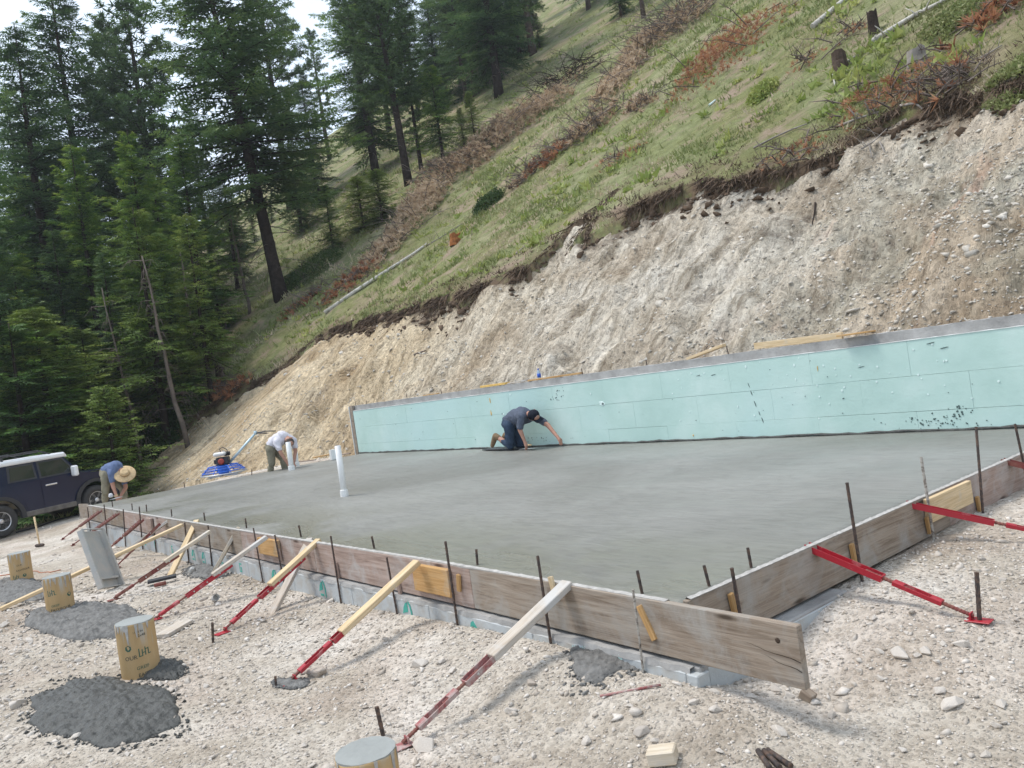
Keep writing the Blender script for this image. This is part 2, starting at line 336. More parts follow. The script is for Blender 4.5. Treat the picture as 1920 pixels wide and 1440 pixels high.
dirtmix('pale_foam', (.44, .46, .46), (.36, .31, .25), .85, 0, .48, .72, 4, .004)
dirtmix('red_paint', (.36, .016, .028), (.50, .30, .28), .45, 0, .58, .80, 9)
dirtmix('faded_red', (.30, .085, .08), (.42, .33, .30), .75, 0, .42, .62, 14, .002)
dirtmix('rusty_red', (.17, .035, .03), (.24, .13, .09), .75, 0, .45, .7, 12, .002)
dirtmix('rebar_steel', (.055, .045, .042), (.16, .10, .07), .7, .3, .45, .65, 30, .002)
dirtmix('spattered_rebar', (.10, .07, .05), (.42, .39, .34), .85, 0, .40, .55, 22, .003)
dirtmix('galvanised', (.42, .42, .40), (.50, .46, .41), .65, .15, .4, .65, 6)
dirtmix('navy_paint', (.003, .008, .034), (.03, .028, .03), .16, 0, .62, 1.0, 2.2)
MATS['navy_paint'].node_tree.nodes['Principled BSDF'].inputs['Coat Weight'].default_value = .0
dirtmix('roof_white', (.78, .79, .80), (.6, .6, .6), .35, 0, .5, .9, 3)
simple('black_plastic', (.03, .03, .033), .6, 0, .25, 8)
simple('sill_dust', (.14, .125, .11), .8, 0, .4, 5)
simple('tyre', (.045, .043, .041), .85, 0, .3, 12)
simple('alloy', (.62, .62, .63), .35, .6, .08, 5)
simple('chrome', (.72, .72, .74), .25, .8, .05, 5)
simple('blue_paint', (.02, .13, .60), .4, 0, .15, 6)
simple('steel_pan', (.48, .49, .50), .4, .5, .15, 6)
simple('engine_black', (.025, .025, .03), .5, 0, .2, 10)
simple('engine_white', (.72, .70, .66), .5, 0, .1, 10)
simple('engine_red', (.35, .05, .03), .5, 0, .2, 10)
simple('handle_silver', (.50, .62, .66), .4, .3, .1, 10)
simple('pvc', (.78, .77, .74), .4, 0, .06, 10)
simple('skin', (.42, .22, .155), .6, 0, .12, 14, .35)
simple('skin_pale', (.58, .36, .28), .6, 0, .10, 14, .35)
simple('hair', (.05, .035, .025), .8, 0, .3, 30)
def cloth(n, col, var=.18):
    m, nt, b = newmat(n); v = coord(nt); f = noise(nt, v, 5, 6, .65, .5)
    lk(nt, ramp(nt, f, [(.3, [x*(1-var) for x in col]), (.7, [x*(1+var) for x in col])]), b.inputs['Base Color'])
    b.inputs['Roughness'].default_value = .95; b.inputs['Specular IOR Level'].default_value = .1
    bump(nt, b, noise(nt, v, 9, 4, .55, 1.0), .03, .9); return m
cloth('shirt_blue', (.13, .17, .28)); cloth('shirt_white', (.66, .63, .67), .08); cloth('shirt_gray', (.10, .115, .15))
cloth('jeans', (.045, .065, .10), .35); cloth('khaki', (.24, .22, .16), .3); cloth('boot_tan', (.20, .14, .085), .3)
cloth('cap_black', (.018, .02, .028)); cloth('glove_white', (.6, .6, .62))
simple('straw', (.58, .42, .24), .85, 0, .2, 25, .2, .003, 90); simple('straw_band', (.34, .22, .11), .85, 0, .2, 25)
m, nt, b = newmat('car_glass'); b.inputs['Base Color'].default_value = (.015, .02, .022, 1); b.inputs['Roughness'].default_value = .04; b.inputs['Specular IOR Level'].default_value = .9
m, nt, b = newmat('bottle_plastic'); b.inputs['Base Color'].default_value = (.55, .70, .85, 1); b.inputs['Roughness'].default_value = .15
b.inputs['Transmission Weight'].default_value = .5
simple('label_blue', (.02, .10, .50), .4); simple('rubber_hose', (.03, .03, .032), .6); simple('orange_cord', (.45, .16, .08), .7)
def stonemat(n, a, c2):
    m, nt, b = newmat(n); v = coord(nt); at = attr(nt, 'tone')
    c = mix(nt, at.outputs['Fac'], a, c2); c = mix(nt, .6, c, ramp(nt, noise(nt, v, 22, 6, .65), [(.3, (.72, .70, .68)), (.65, (1.08, 1.08, 1.08))]), 'MULTIPLY')
    lk(nt, c, b.inputs['Base Color']); b.inputs['Roughness'].default_value = .9; b.inputs['Specular IOR Level'].default_value = .2
    bump(nt, b, noise(nt, v, 45, 5, .6), .004, .8)
stonemat('stone_mix', (.40, .345, .285), (.70, .645, .58)); stonemat('bank_stone', (.44, .40, .34), (.68, .63, .55))
stonemat('rock_face', (.46, .40, .34), (.66, .60, .53))
M = MATS

# ------------------------------------------------------------------ mesh helpers
WM = {}                                               # world matrices of things we place
def tag(o, label=None, cat=None, group=None, kind=None):
    if label: o['label'] = label
    if cat: o['category'] = cat
    if group: o['group'] = group
    if kind: o['kind'] = kind
    return o
def thing(name, loc, label, cat, group=None, rz=0, mat=None):
    o = bpy.data.objects.new(name, None); COL.objects.link(o); o.empty_display_size = .1
    mw = mat if mat is not None else Matrix.Translation(Vector(loc)) @ Matrix.Rotation(rz, 4, 'Z')
    o.matrix_basis = mw; WM[o.name] = mw.copy(); return tag(o, label, cat, group)
def link(name, me, mat, parent=None, mw=None, local=None):
    o = bpy.data.objects.new(name, me); COL.objects.link(o)
    if mat is not None and not me.materials: me.materials.append(M[mat] if isinstance(mat, str) else mat)
    if parent is not None: o.parent = parent
    pw = WM[parent.name] if parent is not None else Matrix.Identity(4)
    if local is not None: o.matrix_basis = local; WM[o.name] = pw @ local
    else:
        mw = mw if mw is not None else Matrix.Identity(4)
        o.matrix_basis = pw.inverted() @ mw; WM[o.name] = mw.copy()
    return o
def npmesh(name, V, Fs, attrs=None, smooth=False):
    V = np.asarray(V, np.float32); Fs = np.asarray(Fs, np.int32); k = Fs.shape[1]
    me = bpy.data.meshes.new(name); me.vertices.add(len(V)); me.vertices.foreach_set('co', V.ravel())
    me.loops.add(Fs.size); me.loops.foreach_set('vertex_index', Fs.ravel())
    me.polygons.add(len(Fs)); me.polygons.foreach_set('loop_start', np.arange(0, Fs.size, k, dtype=np.int32))
    if smooth: me.polygons.foreach_set('use_smooth', np.ones(len(Fs), bool))
    me.update(calc_edges=True)
    for n, a in (attrs or {}).items():
        at = me.attributes.new(n, 'FLOAT', 'POINT'); at.data.foreach_set('value', np.asarray(a, np.float32))
    me.validate(); return me
class MB:
    def __init__(s): s.v = []; s.f = []; s.sm = []
    def add(s, vs, fs, sm=False):
        n = len(s.v); s.v += [tuple(x) for x in vs]; s.f += [tuple(i+n for i in f) for f in fs]; s.sm += [sm]*len(fs); return s
    def box(s, lo, hi, mt=None, ch=0.):
        bm = bmesh.new(); bmesh.ops.create_cube(bm, size=1)
        c = [(a+b_)/2 for a, b_ in zip(lo, hi)]; d = [abs(b_-a) for a, b_ in zip(lo, hi)]
        for v_ in bm.verts: v_.co = Vector((v_.co.x*d[0]+c[0], v_.co.y*d[1]+c[1], v_.co.z*d[2]+c[2]))
        if ch: bmesh.ops.bevel(bm, geom=bm.edges[:], offset=ch, segments=1, affect='EDGES')
        bm.verts.index_update()
        vs = [(mt @ v_.co) if mt is not None else v_.co.copy() for v_ in bm.verts]; s.add(vs, [[w.index for w in f.verts] for f in bm.faces]); bm.free(); return s
    def tube(s, pts, rs, n=6, cap=True, sm=True):
        pts = [Vector(p) for p in pts]
        if isinstance(rs, (int, float)): rs = [rs]*len(pts)
        b0 = len(s.v); t0 = (pts[1]-pts[0]).normalized(); a = t0.orthogonal().normalized(); fs = []
        for i, p in enumerate(pts):
            t = (pts[min(i+1, len(pts)-1)] - pts[max(i-1, 0)]).normalized()
            a = (a - t*a.dot(t)).normalized(); bb = t.cross(a)
            for k in range(n):
                an = 2*math.pi*k/n; s.v.append(tuple(p + (a*math.cos(an)+bb*math.sin(an))*rs[i]))
        for i in range(len(pts)-1):
            for k in range(n):
                k2 = (k+1) % n; fs.append((b0+i*n+k, b0+i*n+k2, b0+(i+1)*n+k2, b0+(i+1)*n+k))
        s.f += fs; s.sm += [sm]*len(fs)
        if cap:
            s.f.append(tuple(b0+k for k in reversed(range(n)))); s.f.append(tuple(b0+(len(pts)-1)*n+k for k in range(n))); s.sm += [False]*2
        return s
    def lathe(s, prof, n=20, mt=None, sm=True):           # prof: (r,z)
        b0 = len(s.v)
        for r_, z_ in prof:
            for k in range(n):
                an = 2*math.pi*k/n; p = Vector((r_*math.cos(an), r_*math.sin(an), z_)); s.v.append(tuple(mt @ p if mt is not None else p))
        for i in range(len(prof)-1):
            for k in range(n):
                k2 = (k+1) % n; s.f.append((b0+i*n+k, b0+i*n+k2, b0+(i+1)*n+k2, b0+(i+1)*n+k)); s.sm.append(sm)
        s.f.append(tuple(b0+k for k in reversed(range(n)))); s.f.append(tuple(b0+(len(prof)-1)*n+k for k in range(n))); s.sm += [False]*2
        return s
    def prism(s, poly, y0, y1, mt=None):                  # poly in xz, extruded along y
        n = len(poly); vs = [Vector((x, y0, z)) for x, z in poly] + [Vector((x, y1, z)) for x, z in poly]
        if mt is not None: vs = [mt @ q for q in vs]
        fs = [tuple(range(n)), tuple(reversed(range(n, 2*n)))] + [(i, i+n, (i+1) % n+n, (i+1) % n) for i in range(n)]
        return s.add(vs, fs)
    def mesh(s, name='m'):
        me = bpy.data.meshes.new(name); me.from_pydata(s.v, [], s.f); me.polygons.foreach_set('use_smooth', s.sm)
        bm = bmesh.new(); bm.from_mesh(me); bmesh.ops.recalc_face_normals(bm, faces=bm.faces[:]); bm.to_mesh(me); bm.free(); me.update(); return me
    def put(s, name, mat, parent=None, mw=None, local=None): return link(name, s.mesh(name), mat, parent, mw, local)
def frame(p0, p1, upv=(0, 0, 1)):                         # x along p0->p1, z near upv
    p0 = Vector(p0); p1 = Vector(p1); x = (p1-p0).normalized(); u = Vector(upv); y = u.cross(x).normalized(); z = x.cross(y)
    return Matrix.Translation(p0) @ Matrix((x, y, z)).transposed().to_4x4()
def board(name, p0, p1, w, t, mat, parent=None, upv=(0, 0, 1), ch=.003, sag=0):
    """w = size along y (horizontal), t = size along z"""
    L = (Vector(p1)-Vector(p0)).length; return MB().box((0, -w/2, -t/2), (L, w/2, t/2), ch=ch).put(name, mat, parent, frame(p0, p1, upv))

# ================================================================== TERRAIN
fa = math.atan2(RC[1][2], RC[0][2])                       # camera heading
ang = np.concatenate([np.linspace(-180, -46, 36)[:-1], np.linspace(-46, 42, 560)[:-1], np.linspace(42, 180, 36)[:-1]])
ang = np.radians(ang) + fa
rad = np.concatenate([[.02, .5, 1.0, 1.5, 1.9], np.exp(np.linspace(math.log(2.2), math.log(32), 400))[:-1], np.exp(np.linspace(math.log(32), math.log(420), 120))])
A, Rr = np.meshgrid(ang, rad, indexing='ij'); TX = np.cos(A)*Rr; TY = np.sin(A)*Rr
TZ, TC, TE = terr(TX, TY, True)
na, nr = A.shape
TV = np.stack([TX, TY, TZ], -1).reshape(-1, 3); TEf = TE.reshape(-1)
ii = np.arange(na)[:, None]; jj = np.arange(nr-1)[None, :]
i2 = (ii+1) % na
quads = np.stack([ii*nr+jj, ii*nr+jj+1, i2*nr+jj+1, i2*nr+jj], -1).reshape(-1, 4)
qc = TC.reshape(-1)[quads].max(1)
# hidden part under the slab is left out of nothing: the pad simply runs under it
for nm_, cl, mt_ in (('ground', 0, 'gravel_soil'), ('cut_bank', 1, 'cut_soil'), ('hillside', 2, 'meadow')):
    q = quads[qc == cl]; u, inv = np.unique(q, return_inverse=True)
    me = npmesh(nm_, TV[u], inv.reshape(-1, 4), {'edge': TEf[u]}, True)
    tag(link(nm_, me, mt_), kind='structure')

# ---- rock templates
def ico_rock(seed, flat=.6, sub=1):
    bm = bmesh.new(); r = random.Random(seed)
    for k in range(9):
        v_ = Vector((r.gauss(0, 1), r.gauss(0, 1), r.gauss(0, 1))).normalized(); bm.verts.new((v_.x*r.uniform(.9, 1.3), v_.y*r.uniform(.7, 1.), v_.z*flat*r.uniform(.7, 1.1)))
    bmesh.ops.convex_hull(bm, input=bm.verts[:]); bmesh.ops.delete(bm, geom=[v_ for v_ in bm.verts if not v_.link_faces], context='VERTS'); bmesh.ops.triangulate(bm, faces=bm.faces[:])
    bm.verts.index_update(); V = np.array([v_.co[:] for v_ in bm.verts]); F = np.array([[v_.index for v_ in f.verts] for f in bm.faces]); bm.free(); return V, F
TEMPL = [ico_rock(s, .45+.3*(s % 3)/2., 1) for s in range(8)]
TET = []
for s in range(6):                                        # cheap chips: 6 vertex octahedra
    r = np.random.RandomState(s); V = np.array([[1, 0, 0], [-1, 0, 0], [0, .8, 0], [0, -.8, 0], [0, 0, .55], [0, 0, -.55]])*r.uniform(.6, 1.25, (6, 1)) + r.uniform(-.15, .15, (6, 3))
    TET.append((V, np.array([[0, 2, 4], [2, 1, 4], [1, 3, 4], [3, 0, 4], [2, 0, 5], [1, 2, 5], [3, 1, 5], [0, 3, 5]])))
def scatter(name, pts, sizes, mat, temps, seed, sink=.25, normals=None):
    rs = np.random.RandomState(seed); n = len(pts); tid = rs.randint(0, len(temps), n); Vs, Fs, At = [], [], []; off = 0
    for k, (V, F) in enumerate(temps):
        m_ = tid == k; p = pts[m_]; s_ = sizes[m_]; c = len(p)
        if not c: continue
        th = rs.uniform(0, 2*np.pi, c); ti = rs.normal(0, .35, c); tj = rs.normal(0, .35, c)
        X = V[None, :, 0]*s_[:, None]*rs.uniform(.8, 1.3, c)[:, None]; Y = V[None, :, 1]*s_[:, None]; Z = V[None, :, 2]*s_[:, None]*rs.uniform(.7, 1.2, c)[:, None]
        Y, Z = Y*np.cos(ti)[:, None]-Z*np.sin(ti)[:, None], Y*np.sin(ti)[:, None]+Z*np.cos(ti)[:, None]
        X, Z = X*np.cos(tj)[:, None]+Z*np.sin(tj)[:, None], -X*np.sin(tj)[:, None]+Z*np.cos(tj)[:, None]
        X, Y = X*np.cos(th)[:, None]-Y*np.sin(th)[:, None], X*np.sin(th)[:, None]+Y*np.cos(th)[:, None]
        W = np.stack([X+p[:, 0:1], Y+p[:, 1:2], Z+(p[:, 2]+s_*(.35-sink))[:, None]], -1)
        Vs.append(W.reshape(-1, 3)); Fs.append((F[None]+(np.arange(c)*len(V))[:, None, None]+off).reshape(-1, 3)); off += c*len(V)
        At.append(np.repeat(rs.uniform(0, 1, c), len(V)))
    me = npmesh(name, np.concatenate(Vs), np.concatenate(Fs), {'tone': np.concatenate(At)})
    return tag(link(name, me, mat), kind='stuff')
def polar_pts(n, r0, r1, seed, a0=-40, a1=38, pw=1.):
    rs = np.random.RandomState(seed); a = np.radians(rs.uniform(a0, a1, n))+fa; r = np.exp(rs.uniform(0, 1, n)**pw*math.log(r1/r0))*r0
    return np.cos(a)*r, np.sin(a)*r, r, rs
def inslab(x, y, mg=.0): return (x > 2.98-mg) & (x < 9.35) & (y > 2.72-mg) & (y < 17.75)
# loose gravel on the pad
x, y, r, rs = polar_pts(42000, 2.4, 26, 1)
z, c_, e_ = terr(x, y, True)
dens = np.clip(.55+1.6*fbm(x/.9, y/.9, 3, 61), .12, 1)
k = (c_ == 0) & ~inslab(x, y) & (rs.uniform(0, 1, len(x)) < dens)
s = np.clip(np.exp(rs.normal(0, .55, len(x)))*.0078, .004, .030)*np.clip(r/5., .7, 1.9)
scatter('gravel', np.stack([x, y, z], -1)[k], s[k], 'stone_mix', TEMPL[:5], 2, .32)
x, y, r, rs = polar_pts(1500, 2.4, 26, 3, pw=.8); z, c_, e_ = terr(x, y, True); k = (c_ == 0) & ~inslab(x, y)
clus = fbm(x/1.3, y/1.3, 2, 63) > -.12; k = k & clus
s = np.clip(np.exp(rs.normal(0, .4, len(x)))*.022, .014, .045)
scatter('loose_stones', np.stack([x, y, z], -1)[k], s[k], 'stone_mix', TEMPL, 4, .2)
# fine chips
x, y, r, rs = polar_pts(30000, 2.3, 12, 5); z, c_, e_ = terr(x, y, True); k = (c_ == 0) & ~inslab(x, y)
s = np.clip(np.exp(rs.normal(0, .4, len(x)))*.0065, .003, .016)*np.clip(r/4., .7, 2.2)
scatter('stone_chips', np.stack([x, y, z], -1)[k], s[k], 'stone_mix', TET, 6, .15)
# rubble on the excavated bank, more of it to the right
x, y, r, rs = polar_pts(110000, 8, 36, 7, -36, 38, .9); z, c_, e_ = terr(x, y, True)
rocky = np.clip(.16 + .55*sst(9.5, 5.0, y) + .35*sst(17, 20, y)*sst(10.5, 8.5, x) + .6*fbm(x/1.1, y/1.1, 3, 64), .03, 1)
k = (c_ == 1) & (x > toeX(y)+.02) & (rs.uniform(0, 1, len(x)) < rocky) & (e_ > .25)
s = np.clip(np.exp(rs.normal(0, .5, len(x)))*.0155, .008, .06)
scatter('bank_rubble', np.stack([x, y, z], -1)[k], s[k], 'bank_stone', TET, 8, .1)

x, y, r, rs = polar_pts(16000, 8, 36, 17, -36, 38, .9); z, c_, e_ = terr(x, y, True); k = (c_ == 1) & (x > toeX(y)+.05) & (e_ > .2) & (fbm(x/1.6, y/1.2, 3, 66) > .02)
s = np.clip(np.exp(rs.normal(0, .5, len(x)))*.035, .018, .11); scatter('soil_clods', np.stack([x, y, z], -1)[k], s[k], 'bank_stone', TEMPL, 18, .55)

# ================================================================== SLAB AND RETAINING WALL
FX = lambda yy: float(np.interp(yy, [2.1, 2.78, 5.1, 8.6, 17.5], [3.0, 3.02, 3.02, 2.95, 2.82]))   # line of the front form
SY0, SY1 = 2.78, 17.6
WXa, WYa, WXb, WYb = 8.82, 17.93, 9.17, 1.2               # wall face line
WX = lambda yy: WXa + (WXb-WXa)*(WYa-yy)/(WYa-WYb)
nx, ny = 60, 130
u = np.linspace(0, 1, nx); vv = np.linspace(0, 1, ny); U, V_ = np.meshgrid(u, vv, indexing='ij')
YY = SY0 + (SY1-SY0)*V_; fx = np.interp(YY, [2.1, 2.78, 5.1, 8.6, 17.5], [3.0, 3.02, 3.02, 2.95, 2.82])+.002; wx = WXa+(WXb-WXa)*(WYa-YY)/(WYa-WYb)-.004
XX = fx + (wx-fx)*U
ZZ = -.012 + .006*fbm(XX/.8, YY/.8, 3, 71) - .006*sst(.03, 0, U)
top = np.stack([XX, YY, ZZ], -1).reshape(-1, 3)
q = np.array([[i*ny+j, (i+1)*ny+j, (i+1)*ny+j+1, i*ny+j+1] for i in range(nx-1) for j in range(ny-1)])
rim = [i*ny for i in range(nx)] + [(nx-1)*ny+j for j in range(1, ny)] + [i*ny+ny-1 for i in range(nx-2, -1, -1)] + [j for j in range(ny-2, 0, -1)]
low = top[rim].copy(); low[:, 2] = -.29
n0 = len(top); nrim = len(rim)
sk = np.array([[rim[i], rim[(i+1) % nrim], n0+(i+1) % nrim, n0+i] for i in range(nrim)])
tag(link('concrete_slab', npmesh('concrete_slab', np.concatenate([top, low]), np.concatenate([q, sk[:, ::-1]]), None, True), 'wet_concrete'),
    'wide grey freshly poured concrete slab inside the timber forms', 'slab')

# wall: concrete core, foam blocks in courses, end board
wdir = Vector((WXb-WXa, WYb-WYa, 0)); wlen = wdir.length; wdir.normalize()
WF = Matrix.Translation((WXa, WYa, 0)) @ Matrix((wdir, Vector((0, 0, 1)).cross(wdir), Vector((0, 0, 1)))).transposed().to_4x4()   # x along wall to the right, y away from pad... sign checked below
# local y: cross(z, wdir) points to +X side? flip if needed
if (WF.to_3x3() @ Vector((0, 1, 0))).x < 0: sgn = -1
else: sgn = 1
wall = thing('foam_wall', (0, 0, 0), 'long mint green foam-faced concrete retaining wall behind the slab', 'wall', mat=WF)
def wb(x0, x1, y0, y1, z0, z1, name, mat, ch=.003, par=wall):
    return MB().box((x0, min(sgn*y0, sgn*y1), z0), (x1, max(sgn*y0, sgn*y1), z1), ch=ch).put(name, mat, par, local=Matrix.Identity(4))
def rough_strip(name, x0, x1, y0, y1, z0, z1, n, mat, par, loc=Matrix.Identity(4), amp=.006, seed=1):
    r = random.Random(seed); vs = []; fs = []
    for i in range(n+1):
        x_ = x0+(x1-x0)*i/n; dz = [r.uniform(-amp, amp) for _ in range(2)]
        vs += [(x_, sgn*y0, z0), (x_, sgn*y0, z1+dz[0]), (x_, sgn*y1, z1+dz[1]), (x_, sgn*y1, z0)]
    for i in range(n):
        a = i*4
        for k2 in range(4): fs.append((a+k2, a+(k2+1) % 4, a+4+(k2+1) % 4, a+4+k2))
    fs += [(3, 2, 1, 0), (n*4, n*4+1, n*4+2, n*4+3)]
    return MB().add(vs, fs).put(name, mat, par, local=loc)
rough_strip('concrete_core', 0.03, wlen, .066, .27, -.4, 1.155, 260, 'dry_concrete', wall, amp=.007, seed=3)
rows = [(-.25, .222), (.224, .628), (.630, 1.033)]
for ri, (z0, z1) in enumerate(rows):
    xx = .13 if ri % 2 == 0 else .13-.61
    while xx < wlen:
        a = max(xx, .13); bb2 = min(xx+1.218, wlen)
        jit = rnd.uniform(-.0012, .0012)
        if bb2-a > .05: wb(a, bb2, 0+jit, .062, z0, z1+rnd.uniform(-.002, .002), 'foam_panel', 'mint_foam', .0012)
        xx += 1.219
wb(.0, .126, -.012, .06, -.2, 1.165, 'end_board', 'gray_plank', .003)
wb(-.02, -.002, -.03, .20, -.2, 1.15, 'end_trim', 'white_line', .002)
rough_strip('foam_lip', .13, wlen, -.006, .060, 1.034, 1.041, 200, 'white_line', wall, amp=.003, seed=9)
# scars, chips and spatter on the foam
def wallpx(px, py): 
    t = PX(px, py, 9.0)
    for _ in range(4): t = PX(px, py, WX(t.y))
    return WF.inverted() @ t
def blotch(px, py, rw, rh, mat, n=9, seed=0, th=.006, name='foam_scar', tilt=0, par=wall):
    r = random.Random(seed+int(px)); c = wallpx(px, py); vs = []; 
    for lay, yy, sc in ((0, .004, 1), (1, -th, .85)):
        rr = random.Random(seed+int(px))
        for k2 in range(n):
            an = 2*math.pi*k2/n; q_ = rr.uniform(.55, 1.15)*sc
            dx, dz = rw*q_*math.cos(an), rh*q_*math.sin(an); dx, dz = dx*math.cos(tilt)-dz*math.sin(tilt), dx*math.sin(tilt)+dz*math.cos(tilt)
            vs.append((c.x+dx, sgn*yy, c.z+dz))
    fs = [tuple(range(n, 2*n))] + [(i, (i+1) % n, (i+1) % n+n, i+n) for i in range(n)]
    return MB().add(vs, fs).put(name, mat, par, local=Matrix.Identity(4))
blotch(1128, 757, .075, .045, 'foam_chip', 11, 1); blotch(1131, 757, .030, .024, 'foam_wound', 9, 2, .010)
blotch(944, 777, .040, .030, 'foam_chip', 9, 3); blotch(942, 776, .014, .016, 'foam_wound', 7, 4, .010)
blotch(919, 751, .016, .085, 'yellow_foam', 9, 5, .008); blotch(921, 774, .020, .055, 'yellow_foam', 9, 6, .008)
blotch(1533, 690, .010, .045, 'yellow_foam', 7, 7); blotch(1300, 816, .012, .02, 'yellow_foam', 7, 8)
for i, (px, py) in enumerate([(1404, 722), (1409, 737), (1416, 757), (1424, 775), (1430, 788)]): blotch(px, py, .006, .045, 'foam_wound', 6, 20+i, .005, 'foam_crack', .25)
for i, (px, py) in enumerate([(1745, 643), (1615, 688), (1770, 652), (1310, 704), (1337, 703)]): blotch(px, py, .055, .006, 'foam_wound', 7, 30+i, .005, 'foam_crack', .15)
sp = []
rr = random.Random(5)
def spatter(cx, cy, sx, sy, n, s0, s1, name='concrete_spatter', mat='foam_wound'):
    mb = MB()
    for _ in range(n):
        px, py = rr.gauss(cx, sx), rr.gauss(cy, sy); c = wallpx(px, py)
        if c.z < .01 or c.z > 1.0 or c.x < .15 or c.x > wlen-.1: continue
        w = rr.uniform(s0, s1); hgt = w*rr.uniform(.6, 1.6); m_ = 6; vs = [(c.x+w*math.cos(6.283*k2/m_)*rr.uniform(.6, 1.1), sgn*-.005, c.z+hgt*math.sin(6.283*k2/m_)*rr.uniform(.6, 1.1)) for k2 in range(m_)]
        vs2 = [(a_, sgn*.004, b_) for a_, _q, b_ in vs]
        mb.add(vs+vs2, [tuple(range(m_))]+[(i, (i+1) % m_, (i+1) % m_+m_, i+m_) for i in range(m_)])
    o = mb.put(name, mat, wall, local=Matrix.Identity(4)); o['kind'] = 'stuff'
spatter(1760, 792, 42, 7, 60, .004, .012); spatter(1800, 772, 12, 9, 18, .006, .014); spatter(1045, 740, 10, 7, 16, .005, .014)
spatter(1300, 745, 330, 45, 45, .003, .008); spatter(1010, 824, 50, 4, 22, .004, .012); spatter(760, 800, 60, 25, 20, .003, .008)
spatter(1400, 700, 300, 45, 90, .006, .016, 'foam_nick', 'foam_chip')
# dark slurry bead where slab meets wall
pts = [WF @ Vector((t_, sgn*-.008, .0+.005*math.sin(t_*5.3)+.004*math.sin(t_*17))) for t_ in np.arange(.1, wlen-.4, .12)]
MB().tube(pts, [.012+.009*abs(math.sin(i*1.9)) for i in range(len(pts))], 5).put('slurry_bead', 'wet_pile', wall, Matrix.Identity(4))

# things on top of the wall
def onwall(px0, py0, px1, py1, hgt=1.18, off=.14):
    res = []
    for px, py in ((px0, py0), (px1, py1)):
        t = PX(px, py, 9.0)
        for _ in range(4): t = PX(px, py, WX(t.y)+off)
        t.z = max(t.z, 1.165); res.append(t)
    return res
a, bb2 = onwall(905, 722, 951, 716); a.z = bb2.z = 1.185
tag(board('lumber_offcut', a, bb2, .14, .04, 'yellow_foam'), 'yellow board offcut lying on the wall top, left of the water bottle', 'board')
a, bb2 = onwall(955, 719, 990, 711); a.z = 1.175; bb2.z = 1.19
tag(board('lumber_offcut', a, bb2, .10, .025, 'worn_lumber'), 'pale whitish scrap of board beside the yellow offcut on the wall top', 'board')
a, bb2 = onwall(992, 710, 1090, 700); a.z = 1.178; bb2.z = 1.182
tag(board('lumber_offcut', a, bb2, .09, .03, 'orange_scab'), 'long thin orange board lying on the wall top right of the water bottle', 'board')
a, bb2 = onwall(795, 742, 822, 738); a.z = 1.17; bb2.z = 1.175
tag(board('lumber_offcut', a, bb2, .06, .02, 'orange_scab'), 'short thin orange offcut on the left part of the wall top', 'board')
a = PX(1290, 673, 9.35); bb2 = PX(1358, 647, 9.35)
tag(board('two_by_four', a, bb2, .09, .04, 'new_lumber', upv=(0, .3, 1)), 'short lumber piece leaning up over the wall top', 'board')
a = PX(1415, 649, 9.20); bb2 = PX(1580, 629, 9.20)
tag(board('two_by_ten', a, bb2, .04, .085, 'new_lumber'), 'long new board resting on the wall top against the bank', 'board')
a = PX(1576, 631, 9.10); bb2 = PX(1635, 625, 9.12); a.z = max(a.z, 1.195); bb2.z = a.z
tag(board('plywood_offcut', a, bb2, .22, .02, 'orange_scab'), 'thin orange plywood scrap overhanging the wall top', 'board')
bt = onwall(1011, 706, 1012, 706)[0]; bt.z = 1.158
bo = thing('water_bottle', bt, 'blue labelled water bottle standing on the wall top', 'bottle')
MB().lathe([(.030, 0), (.033, .01), (.033, .13), (.028, .155), (.013, .185), (.013, .195)], 14).put('bottle_body', 'bottle_plastic', bo, local=Matrix.Identity(4))
MB().lathe([(.0345, .05), (.0345, .12)], 14).put('label', 'label_blue', bo, local=Matrix.Identity(4))
MB().lathe([(.016, .19), (.016, .21)], 12).put('cap', 'label_blue', bo, local=Matrix.Identity(4))
def rebar(name, p0, p1, r, mat, label=None, cat='rebar', group=None):
    """ribbed bar as one mesh, from buried end p0 up to p1"""
    p0 = Vector(p0); p1 = Vector(p1); L = (p1-p0).length; n = max(4, min(60, int(L/.018))); pts = []; rs = []
    for i in range(n+1):
        pts.append(Vector((L*i/n, 0, 0))); rs.append(r*(1.0 if i % 2 else 1.13))
    o = MB().tube(pts, rs, 7, sm=False).put(name, mat, None, frame(p0, p1, (0.2, .9, .1))); return tag(o, label, cat, group)
for di, (px, py) in enumerate([(667, 762), (686, 760), (707, 758), (764, 750), (829, 742), (1094, 706), (1214, 687), (1367, 663)]):
    t = onwall(px, py, px, py, off=.16)[0]; rebar('rebar_dowel', (t.x, t.y, 1.05), (t.x+rnd.uniform(-.02, .02), t.y+rnd.uniform(-.02, .02), 1.23+rnd.uniform(0, .05)), .007, 'rebar_steel',
        'short thin rebar dowel on top of the green wall, %s from its left end' % ['first', 'second', 'third', 'fourth', 'fifth', 'sixth', 'seventh', 'eighth'][di], 'rebar', 'rebar dowels on the wall top')

